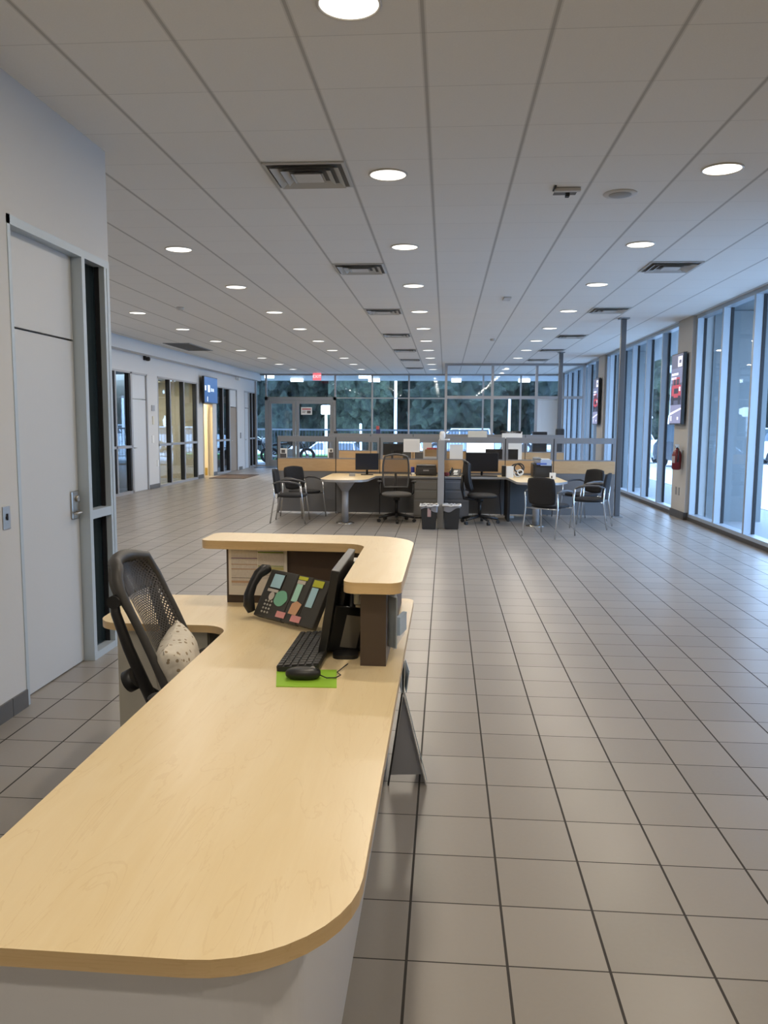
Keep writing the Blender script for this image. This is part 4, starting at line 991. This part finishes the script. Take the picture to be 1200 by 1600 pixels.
partition('cubicle_partition', 'front cubicle partition with maple band and glass strip, right half', 0, yp, [-.02, 1.07, 1.92, 3.00])
partition('cubicle_partition', 'rear cubicle partition seen behind the front one, left half', 0, 18.8, [-2.75, -1.75, -.75, -.10])
partition('cubicle_partition', 'rear cubicle partition seen behind the front one, right half', 0, 18.8, [-.02, .85, 1.85, 2.75])
t = thing('divider_panel', 'grey divider partition seen end-on between the two workstations', 'partition', (-.06, 13.45, 0))
q = bm_new(); box(q, -.05, .05, -.95, -.85, .0, 1.38, bev=.004); obj('end_post', q, mat('grey_end_post', (.34, .34, .345), .45, .2), t)
q = bm_new(); box(q, -.035, .035, -.85, .90, .03, .77); obj('fabric_panel', q, GREYP, t)
q = bm_new(); box(q, -.037, .037, -.85, .90, .77, .99); obj('wood_band', q, MAPLE_BAND, t)
q = bm_new(); box(q, -.03, .03, -.85, .90, 1.32, 1.38); obj('top_rail', q, MATS['partition_rail'], t)
q = bm_new(); box(q, -.003, .003, -.85, .90, .99, 1.32); obj('glass_pane', q, GLASSP, t)
t = thing('divider_panel', 'grey divider partition behind the front partition between the rear workstations', 'partition', (-.06, 16.6, 0))
q = bm_new(); box(q, -.035, .035, -2.1, 2.1, .03, .99); obj('fabric_panel', q, GREYP, t)
q = bm_new(); box(q, -.035, .035, -2.1, 2.1, 1.32, 1.40); obj('top_rail', q, MATS['partition_rail'], t)
q = bm_new(); box(q, -.003, .003, -2.1, 2.1, .99, 1.32); obj('glass_pane', q, GLASSP, t)
simple('sanitizer_dispenser', 'white rounded dispenser standing on top of the divider post', 'dispenser', WHITE, lambda q: (prism(q, rounded([(-.07, 12.52), (-.05, 12.52), (.05, 12.52), (.075, 12.60), (-.10, 12.60)], .01, 3), 1.38, 1.40), blob(q, .045, .04, .065, m=T(-.045, 12.57, 1.455), e=3), box(q, -.09, -.04, 12.53, 12.61, 1.39, 1.45, bev=.01)))

# worksurfaces
def worksurface(name, label, poly, rad, z=.70, th=.035, supports=()):
    cx = sum(p_[0] for p_ in poly)/len(poly); cy = sum(p_[1] for p_ in poly)/len(poly)
    t = thing(name, label, 'desk', (cx, cy, 0)); q = bm_new(); prism(q, rounded([(a-cx, c-cy) for a, c in poly], rad, 6), z, z+th, 0, 1); obj('worktop', q, [MAPLE, GREYL], t)
    if name == 'rear_desk':
        for p_ in (poly[0][0]-cx+.03, poly[1][0]-cx-.05):
            q = bm_new(); box(q, p_, p_+.02, poly[0][1]-cy+.05, poly[2][1]-cy-.05, 0, z); obj('side_panel', q, GREYP, t)
    return t, cx, cy
def column_leg(t, x, y, z):
    q = bm_new(); cyl(q, x, y, .02, z-.10, .055); obj('leg', q, GREYL, t)
    q = bm_new(); lathe(q, [(.15, 0), (.15, .012), (.06, .03)], 28, m=T(x, y)); obj('foot', q, CHROME, t)
    q = bm_new(); lathe(q, [(.05, z-.18), (.16, z-.02), (.17, z)], 24, m=T(x, y)); obj('bracket', q, GREYL, t)
t, cx, cy = worksurface('corner_desk', 'maple workstation desk with rounded peninsula left of the divider', [(-2.02, 12.55), (-1.25, 12.62), (-1.18, 13.75), (-.115, 13.75), (-.115, 14.34), (-2.02, 14.34)][:], [.34, .30, .12, .01, .01, .05])
column_leg(t, -1.62-cx, 12.95-cy, .70)
t, cx, cy = worksurface('corner_desk', 'maple workstation desk with peninsula right of the divider', [(-.005, 13.75), (1.05, 13.75), (1.13, 12.55), (1.75, 12.50), (1.95, 12.85), (1.92, 14.34), (-.005, 14.34)], [.01, .10, .12, .15, .12, .03, .01])
column_leg(t, 1.47-cx, 12.95-cy, .70)
q = bm_new(); box(q, 1.06-cx, 1.10-cx, 13.5-cy, 14.3-cy, 0, .70); obj('leg', q, BLACKM, t)
# file pedestals
def file_cab(x0, x1, y0, y1, label, m):
    t = thing('file_pedestal', label, 'drawer cabinet', ((x0+x1)/2, (y0+y1)/2, 0)); w = (x1-x0)/2; d_ = (y1-y0)/2
    q = bm_new(); box(q, -w, w, -d_, d_, .02, .69); obj('body', q, m, t)
    for z0, z1 in ((.05, .34), (.35, .50), (.51, .66)):
        q = bm_new(); box(q, -w+.01, w-.01, -d_-.015, -d_, z0, z1, bev=.003); dr = obj('drawer', q, m, t)
        q = bm_new(); box(q, -w+.01, w-.01, -d_-.018, -d_-.012, z1-.03, z1-.02); obj('handle', q, GREYF, dr)
file_cab(-.53, -.12, 13.78, 14.33, 'grey three-drawer pedestal under the desk left of the divider post', mat('warm_grey_metal', (.24, .23, .215), .5))
file_cab(0.0, .42, 13.78, 14.33, 'dark grey three-drawer pedestal under the desk right of the divider post', mat('cool_grey_metal', (.15, .155, .17), .5))

# guest chairs: local +y is the way the chair faces
def guest_proto():
    t = thing('guest_chair', '', 'chair', (0, 0, 0), 0, 'guest chairs at the workstations')
    q = bm_new(); blob(q, .245, .235, .038, m=T(0, .03, .455), e=3.4); obj('seat', q, FABR, t)
    q = bm_new(); g = []
    for i in range(11):
        z = .50+.36*i/10; v_ = i/10; hw_ = .225*(1-.10*(abs(2*v_-1))**4); row = []
        for j in range(11):
            s_ = -1+2*j/10; zz = z+(.02*(1-s_*s_) if v_ > .8 else (-.03*(1-s_*s_) if v_ < .2 else 0)); row.append((s_*hw_, -.24-.05*v_-.035*(1-s_*s_)+.02, zz))
        g.append(row)
    sheet(q, g, .035); obj('backrest', q, FABR, t)
    for s in (-1, 1):
        q = bm_new(); tube(q, [(s*.27, -.30, .012), (s*.262, -.23, .44), (s*.262, -.25, .66)], .0115); obj('leg', q, CHROME, t)
        q = bm_new(); tube(q, [(s*.28, .27, .012), (s*.272, .22, .45), (s*.272, .20, .64)], .0115); obj('leg', q, CHROME, t)
        q = bm_new(); tube(q, [(s*.262, -.25, .66), (s*.27, -.15, .69), (s*.277, .0, .69), (s*.277, .13, .668), (s*.272, .205, .635)], [.011, .015, .017, .017, .012]); obj('armrest', q, mat('silver_black_arm', (.10, .10, .105), .4, .3), t)
    q = bm_new(); tube(q, [(-.262, -.20, .425), (.262, -.20, .425)], .010); tube(q, [(-.272, .20, .425), (.272, .20, .425)], .010); obj('seat_frame', q, CHROME, t)
    return t
gp = guest_proto()
def hdg(dx, dy): return math.atan2(-dx, dy)
gc = [(-2.52, 12.95, hdg(1, .04), 'black guest chair nearest the left edge of the cubicles, its back to the walkway'),
      (-2.45, 13.72, hdg(.80, -.60), 'black guest chair against the front partition left of the rounded peninsula'),
      (1.53, 11.75, hdg(.60, .80), 'black guest chair with its back to the camera before the right peninsula'),
      (2.32, 12.85, hdg(-.93, .33), 'black guest chair right of the peninsula, nearer of the two facing left'),
      (2.34, 13.74, hdg(-.85, -.5), 'black guest chair against the front partition at its right end')]
for i, (x, y, rz, lab_) in enumerate(gc):
    if i == 0: gp.location = (x, y, 0); gp.rotation_euler = (0, 0, rz); gp['label'] = lab_
    else: dup(gp, (x, y, 0), rz, lab_)

# task chairs at the workstations, local +y faces forward
def task(x, y, rz, label, backm, framem, seatm, mesh=True, arms=True, zt=1.08):
    t = thing('task_chair', label, 'chair', (x, y, 0), rz)
    q = bm_new(); blob(q, .25, .24, .045, m=T(0, .04, .46), e=3.0); obj('seat', q, seatm, t)
    g = []; z0 = .56; hgt = zt-z0
    def bw(v_): return .225*(1-.16*v_**5)*(1-.12*(1-v_)**3)
    def by(v_): return -.20-.05*v_-.03*math.sin(PI*v_)
    for i in range(13):
        v_ = i/12; g.append([(s_*bw(v_), by(v_)-.04*(1-s_*s_)+.02, z0+hgt*v_+(.035*(1-s_*s_) if v_ > .9 else 0)) for s_ in [-1+2*j/10 for j in range(11)]])
    q = bm_new(); sheet(q, g, 0 if mesh else .05); obj('backrest', q, backm, t)
    q = bm_new(); ring_ = [Vector(r_[0]) for r_ in g]+[Vector(p_) for p_ in g[-1][1:-1]]+[Vector(r_[-1]) for r_ in reversed(g)]+[Vector(p_) for p_ in reversed(g[0][1:-1])]
    tube(q, ring_, .016, 8, closed=True); obj('backrest_frame', q, framem, t)
    q = bm_new(); tube(q, [(0, -.02, .40), (0, -.26, .42), (0, -.30, .60), (0, -.29, .80)], [.03, .03, .028, .02]); obj('back_support', q, BLACK, t)
    if arms:
        for s in (-1, 1):
            q = bm_new(); tube(q, [(s*.22, .02, .44), (s*.28, .02, .48), (s*.285, .0, .66)], .016); obj('armrest_post', q, BLACK, t)
            q = bm_new(); blob(q, .04, .12, .016, m=T(s*.285, .03, .675), e=3); obj('armrest', q, BLACKM, t)
    star_base(t, 0, r=.31)
    return t
task(-.80, 13.30, PI+.12, 'mesh-back office chair facing out at the workstation left of the divider', mesh_fabric('see_through_mesh', (.035, .03, .028), 75, .33, ('X', 'Z')), mat('grey_chair_frame', (.075, .075, .075), .4), FABG)
task(.58, 13.20, -PI/2+.15, 'black office chair turned sideways at the workstation right of the divider', FABR, BLACK, BLACKM, mesh=False, arms=False, zt=1.0)

# bins
def bin_(x, y, label, sticker):
    t = thing('waste_bin', label, 'bin', (x, y, 0), 0, 'waste bins at the divider post')
    def fr(q, s0, s1, z0, z1, mi=0):
        lo = [q.verts.new((a*s0, c*s0*.8, z0)) for a, c in ((-1, -1), (1, -1), (1, 1), (-1, 1))]; hi = [q.verts.new((a*s1, c*s1*.8, z1)) for a, c in ((-1, -1), (1, -1), (1, 1), (-1, 1))]
        for i in range(4): q.faces.new((lo[i], lo[(i+1) % 4], hi[(i+1) % 4], hi[i])).material_index = mi
        return lo, hi
    q = bm_new(); lo, hi = fr(q, .105, .128, 0, .37); q.faces.new(lo); bmesh.ops.bevel(q, geom=[e for e in q.edges], offset=.008, segments=2, affect='EDGES'); obj('bucket', q, BLACKM, t)
    q = bm_new(); pts = []
    for k in range(40):
        a = 2*PI*k/40; c_, s_ = math.cos(a), math.sin(a); m_ = max(abs(c_), abs(s_)); pts.append((.135*c_/m_+random.uniform(-.004, .004), .108*s_/m_+random.uniform(-.004, .004), .37+random.uniform(-.008, .012)))
    tube(q, pts, .014, 6, closed=True); obj('liner_rim', q, mat('white_bin_liner', (.62, .62, .62), .35), t)
    q = bm_new(); n_ = 24
    for s in range(4):
        pass
    gg = []
    for i in range(3):
        row = []
        for k in range(40):
            a = 2*PI*k/40; c_, s_ = math.cos(a), math.sin(a); m_ = max(abs(c_), abs(s_)); dz = .03+.07*(.5+.5*math.sin(a*3+x*9)); row.append((.132*c_/m_-.0*i, .106*s_/m_, .37-dz*i/2))
        row.append(row[0]); gg.append(row)
    sheet(q, gg); obj('liner_skirt', q, mat('grey_bin_liner', (.22, .22, .24), .35), t)
    if sticker: q = bm_new(); box(q, -.025, .03, -.106, -.103, .20, .33); obj('sticker', q, mat('pink_sticker', (.42, .28, .27), .7), t)
bin_(-.235, 12.42, 'black waste bin with white liner and a sticker, left of the divider post', True)
bin_(.115, 12.45, 'black waste bin with white liner right of the divider post', False)

# items on the workstation desks
ZD = .735
def monitor(x, y, w, h, rz, label, z=ZD, lift=.10, scr=None, m=BLACK, name='computer_monitor'):
    t = thing(name, label, 'monitor', (x, y, z), rz)
    q = bm_new(); box(q, -w/2, w/2, -.02, .02, lift, lift+h, bev=.004); obj('housing', q, m, t)
    q = bm_new(); box(q, -w/2+.012, w/2-.012, -.0215, -.02, lift+.012, lift+h-.012); obj('screen', q, scr or MATS['dark_screen'], t)
    q = bm_new(); tube(q, [(0, .03, .01), (0, .03, lift+.1)], .02); obj('stand_neck', q, BLACK, t)
    q = bm_new(); prism(q, rounded([(-.11, -.06), (.11, -.06), (.11, .10), (-.11, .10)], .03, 4), 0, .012); obj('stand_base', q, BLACK, t)
NAVY = mat('navy_screen', (.012, .016, .03), .25)
monitor(-1.36, 13.95, .41, .29, .10, 'dark monitor on the left workstation beside the mesh-back chair', scr=NAVY, lift=.09)
monitor(.64, 13.95, .56, .33, 0, 'wide black monitor on the right workstation desk', lift=.08)
monitor(-1.0, 15.2, .48, .22, PI, 'monitor seen from behind through the glass strip left of the hanging sheet', scr=NAVY, lift=.30)
q = mat('lit_white_screen', (.8, .85, .9), .3, emit=(.85, .95, 1), es=1.3)
monitor(.79, 18.25, .64, .34, 0, 'monitor with a bright white screen at a rear workstation', scr=q, lift=.18)
monitor(1.05, 15.0, .60, .28, PI, 'black monitor seen from behind through the glass strip above the wide monitor', lift=.16)
def printer(x, y, w, d_, h, label, z=ZD):
    t = thing('printer', label, 'printer', (x, y, z)); q = bm_new(); box(q, -w/2, w/2, -d_/2, d_/2, 0, h*.78, bev=.012); obj('body', q, CHARC, t)
    q = bm_new(); box(q, -w/2+.01, w/2-.01, -d_/2+.02, d_/2, h*.78, h, bev=.01); obj('lid', q, CHARC, t)
    q = bm_new(); box(q, -w*.35, w*.35, -d_/2-.03, -d_/2, h*.12, h*.2); obj('paper_tray', q, BLACK, t)
    q = bm_new(); box(q, -.05, .05, -d_/2-.003, -d_/2+.01, h*.45, h*.58); obj('control_panel', q, GREYL, t); return t
printer(-.325, 14.05, .36, .36, .185, 'dark grey flat desktop printer on the desk left of the divider')
pr = thing('multifunction_printer', 'black multifunction printer with blue paper on top on the right desk', 'printer', (1.66, 13.95, ZD))
q = bm_new(); box(q, -.165, .165, -.18, .18, 0, .24, bev=.02); obj('body', q, BLACK, pr)
q = bm_new(); box(q, -.13, .16, -.12, .12, .24, .29, bev=.01, m=None); obj('scanner_lid', q, GREYL, pr)
q = bm_new(); box(q, -.12, .06, -.19, -.18, .06, .17); obj('paper_slot', q, BLACKM, pr)
q = bm_new(); box(q, -.155, -.03, -.10, .05, .29, .34, bev=.02); obj('document_feeder', q, GREYF, pr)
simple('paper_sheets', 'sheets of blue and white paper resting on the black multifunction printer', 'paper', [PAPER, mat('blue_print', (.08, .14, .45), .6), mat('pale_blue_sheet', (.4, .5, .68), .6)],
       lambda q: (box(q, 1.62, 1.80, 13.72, 13.74, .94, 1.04, mi=2, m=None), box(q, 1.55, 1.72, 13.71, 13.72, .955, .985, mi=1), box(q, 1.64, 1.78, 13.80, 14.0, 1.026, 1.05, mi=0)))
# white desktop organiser with cables
t = thing('white_box', 'white carton standing on the right desk corner', 'box', (1.10, 13.70, ZD)); q = bm_new(); box(q, -.06, .06, -.06, .06, 0, .19, bev=.003); obj('carton', q, WHITE, t); q = bm_new(); box(q, -.045, .03, -.062, -.06, .03, .16); obj('printed_panel', q, PAPER, t)
t = thing('cable_bundle', 'black and white bundle of coiled cables beside the white carton', 'cables', (1.24, 13.78, ZD))
for k, (m_, r_, z_) in enumerate(((BLACK, .10, .13), (WHITE, .055, .06), (BLACK, .08, .15), (WHITE, .045, .075))):
    q = bm_new(); tube(q, [((r_)*math.cos(a)+(.02*k-.02), -.02*k, z_+.005*k+r_*.95*math.sin(a)) for a in [2*PI*i/24 for i in range(24)]], .013, 6, closed=True)
    for v in q.verts: v.co.z = max(v.co.z, .002)
    obj('cable_coil', q, m_, t)
simple('desktop_speaker', 'tall black desktop speaker on the desk right of the wide monitor', 'speaker', BLACK, lambda q: (box(q, .98, 1.06, 13.85, 13.97, ZD, ZD+.19, bev=.01)))
simple('desk_card', 'small white tent card on the right peninsula before the printer', 'card', [WHITE, BLACK], lambda q: (prism(q, [(0, 0), (.10, 0), (.10, .02), (0, .02)], 0, .11, m=T(1.72, 13.30, ZD)), box(q, 1.745, 1.765, 13.298, 13.3, ZD+.02, ZD+.06, mi=1)))
simple('keyboard', 'black keyboard on the right workstation desk', 'keyboard', BLACKM, lambda q: box(q, .42, .90, 13.77, 13.90, ZD, ZD+.02, bev=.004))
t = thing('desk_phone', 'black desk phone with white labels on the desk right of the divider', 'telephone', (.17, 13.92, ZD), -.35)
q = bm_new(); prism(q, [(-.09, 0), (.09, 0), (.09, .01), (-.09, .14)][:0] or [(0, 0), (.17, 0), (.17, .12)], -.09, .09, m=Matrix(((0, 0, 1, 0), (1, 0, 0, -.08), (0, 1, 0, 0), (0, 0, 0, 1)))); obj('phone_body', q, PHB, t)
q = bm_new(); tube(q, [(-.075, -.06, .04), (-.075, .0, .085), (-.075, .07, .13)], [.018, .014, .018]); obj('handset', q, BLACK, t)
q = bm_new(); box(q, -.02, .05, -.02, .05, .0, .003, m=T(0, 0, .07, rx=.61)); box(q, .0, .07, -.07, -.03, .0, .003, m=T(0, 0, .065, rx=.61)); obj('paper_label', q, PAPER, t)
simple('soda_can', 'blue can standing beside the flat printer on the left desk', 'can', mat('blue_can', (.03, .04, .25), .3), lambda q: lathe(q, [(.03, 0), (.033, .01), (.033, .14), (.027, .15)], 18, m=T(-.56, 13.95, ZD)))
simple('paper_cup', 'white small cup before the blue can on the left desk', 'cup', WHITE, lambda q: lathe(q, [(.022, 0), (.03, .055)], 16, m=T(-.55, 13.86, ZD)))
simple('card_holder', 'small grey card holder on the rounded left peninsula', 'card holder', GREYL, lambda q: box(q, -1.63, -1.53, 13.55, 13.62, ZD, ZD+.05, bev=.004))
simple('red_pouch', 'dark red pouch on the desk right of the divider post', 'pouch', mat('dark_red_cloth', (.14, .02, .02), .8), lambda q: blob(q, .05, .05, .035, m=T(.03, 13.85, ZD+.035), e=2.4))
simple('power_strip', 'white power strip on the floor under the right desk', 'power strip', WHITE, lambda q: box(q, .90, 1.22, 14.05, 14.12, 0, .035, bev=.005))
simple('hanging_cable', 'black cable hanging from the right desk to the power strip', 'cable', BLACK, lambda q: tube(q, [(.98, 14.1, .70), (.96, 14.1, .4), (.99, 14.1, .15), (1.0, 14.09, .04)], .007, 6))

# rear desks behind the glass strip
worksurface('rear_desk', 'maple desk beyond the right end of the rear partition', [(1.9, 19.9), (3.05, 19.9), (3.05, 20.5), (1.9, 20.5)], .02)
worksurface('rear_desk', 'maple desk behind the front partition on its left side', [(-2.0, 14.5), (-.12, 14.5), (-.12, 15.3), (-2.0, 15.3)], .02)
worksurface('rear_desk', 'maple desk behind the front partition on its right side', [(0.0, 14.5), (1.9, 14.5), (1.9, 15.3), (0.0, 15.3)], .02)
worksurface('rear_desk', 'maple desk along the rear partition, left side', [(-2.6, 18.0), (-.12, 18.0), (-.12, 18.7), (-2.6, 18.7)], .02)
worksurface('rear_desk', 'maple desk along the rear partition, right side', [(0.0, 18.0), (2.0, 18.0), (2.0, 18.7), (0.0, 18.7)], .02)
for x, l in ((-.70, 'left'), (-.48, 'right')):
    simple('desktop_speaker', 'grey desktop speaker behind the glass strip, %s one of the pair under the hanging sheet' % l, 'speaker', mat('warm_grey_plastic', (.13, .125, .115), .5), lambda q: box(q, x-.075, x+.075, 14.7, 14.85, ZD, 1.12, bev=.012))
t = thing('cardboard_box', 'open brown cardboard box behind the glass strip left of the divider', 'box', (-.24, 14.85, ZD))
q = bm_new(); box(q, -.13, .12, -.12, .12, .22, .43, bev=.003); obj('carton', q, mat('brown_cardboard', (.42, .26, .12), .8), t)
q = bm_new(); box(q, -.13, .12, -.14, .14, 0, .22, bev=.003); obj('stand', q, GREYL, t)
q = bm_new()
for k in range(6): blob(q, .022, .02, .018, m=T(-.08+.03*k, -.05, .445), e=2)
obj('pink_contents', q, mat('pink_paper', (.6, .12, .12), .7), t)
simple('folder_stack', 'white folders lying before the cardboard box behind the glass strip', 'folders', PAPER, lambda q: box(q, -.38, -.13, 14.60, 14.70, 1.0, 1.035))
simple('sheet_of_paper', 'white sheet behind the cardboard box', 'paper', PAPER, lambda q: box(q, -.42, -.25, 15.05, 15.06, ZD, 1.29))
def taped(x, z, w, h, label, y=yp-.008, name='taped_sheet', m=PAPER, extra=None):
    t = thing(name, label, 'paper', (x, y, z)); q = bm_new(); box(q, -w/2, w/2, -.003, 0, -h/2, h/2); obj('sheet', q, m, t)
    q = bm_new()
    for r_ in extra or []: box(q, *r_[:2], -.005, -.003, *r_[2:])
    if extra: obj('print', q, mat('grey_dark_print', (.08, .075, .075), .7), t)
    return t
t = taped(-.60, 1.245, .29, .235, 'white printed sheet hung over the top rail left of the divider', y=yp-.034)
q = bm_new()
for k in range(9): box(q, -.12, .12, -.0045, -.003, -.09+.021*k, -.087+.021*k)
obj('printed_lines', q, mat('faint_print', (.45, .43, .42), .8), t)
taped(.20, 1.13, .235, .28, 'white sheet taped inside the glass strip right of the divider', name='taped_sheet')
PRG = [(-.03, .03, .02, .09), (-.06, .06, -.10, .02)]
taped(-2.93, 1.09, .13, .17, 'portrait photo sheet in the glass strip at the far left end', extra=[(-.04, .03, .0, .06), (-.06, .05, -.08, -.01)], name='photo_sheet')
taped(-2.06, 1.09, .13, .18, 'portrait photo sheet of a person in dark clothes in the glass strip', extra=[(-.018, .018, .03, .07), (-.04, .04, -.08, .02)], name='photo_sheet')
simple('binder_row', 'white binders standing on the rear partition desk right of the divider', 'binders', PAPER, lambda q: (box(q, 1.3, 1.75, 18.5, 18.65, ZD, 1.47), ))
simple('storage_box', 'beige storage box at the rear partition behind the divider', 'box', CREAM, lambda q: box(q, .52, .95, 18.5, 18.7, ZD, 1.48, bev=.005))
simple('standing_figurine', 'small dark blue and red item standing at the rear partition top', 'ornament', [mat('deep_blue_plastic', (.03, .04, .14), .5), mat('ornament_red', (.4, .08, .08), .5)], lambda q: (box(q, -1.62, -1.52, 18.78, 18.82, 1.40, 1.50), box(q, -1.62, -1.55, 18.78, 18.82, 1.50, 1.58, mi=1)))
simple('rail_clip', 'small black clip on the rear partition rail above the left half', 'clip', BLACKM, lambda q: box(q, -2.62, -2.54, 18.78, 18.82, 1.40, 1.45))
simple('black_device', 'black device on the desk beyond the rear partition at its right end', 'device', BLACK, lambda q: (box(q, 2.15, 2.5, 20.0, 20.3, ZD, 1.46, bev=.01)))
simple('black_bag', 'black bag standing beyond the right end of the rear partition', 'bag', BLACKM, lambda q: (box(q, 2.72, 2.92, 20.0, 20.2, ZD, 1.54, bev=.03)))
g2 = dup(gp, (2.55, 17.0, 0), 2.2, 'black guest chair behind the glass strip at the right end', 'guest chairs behind the front partition')
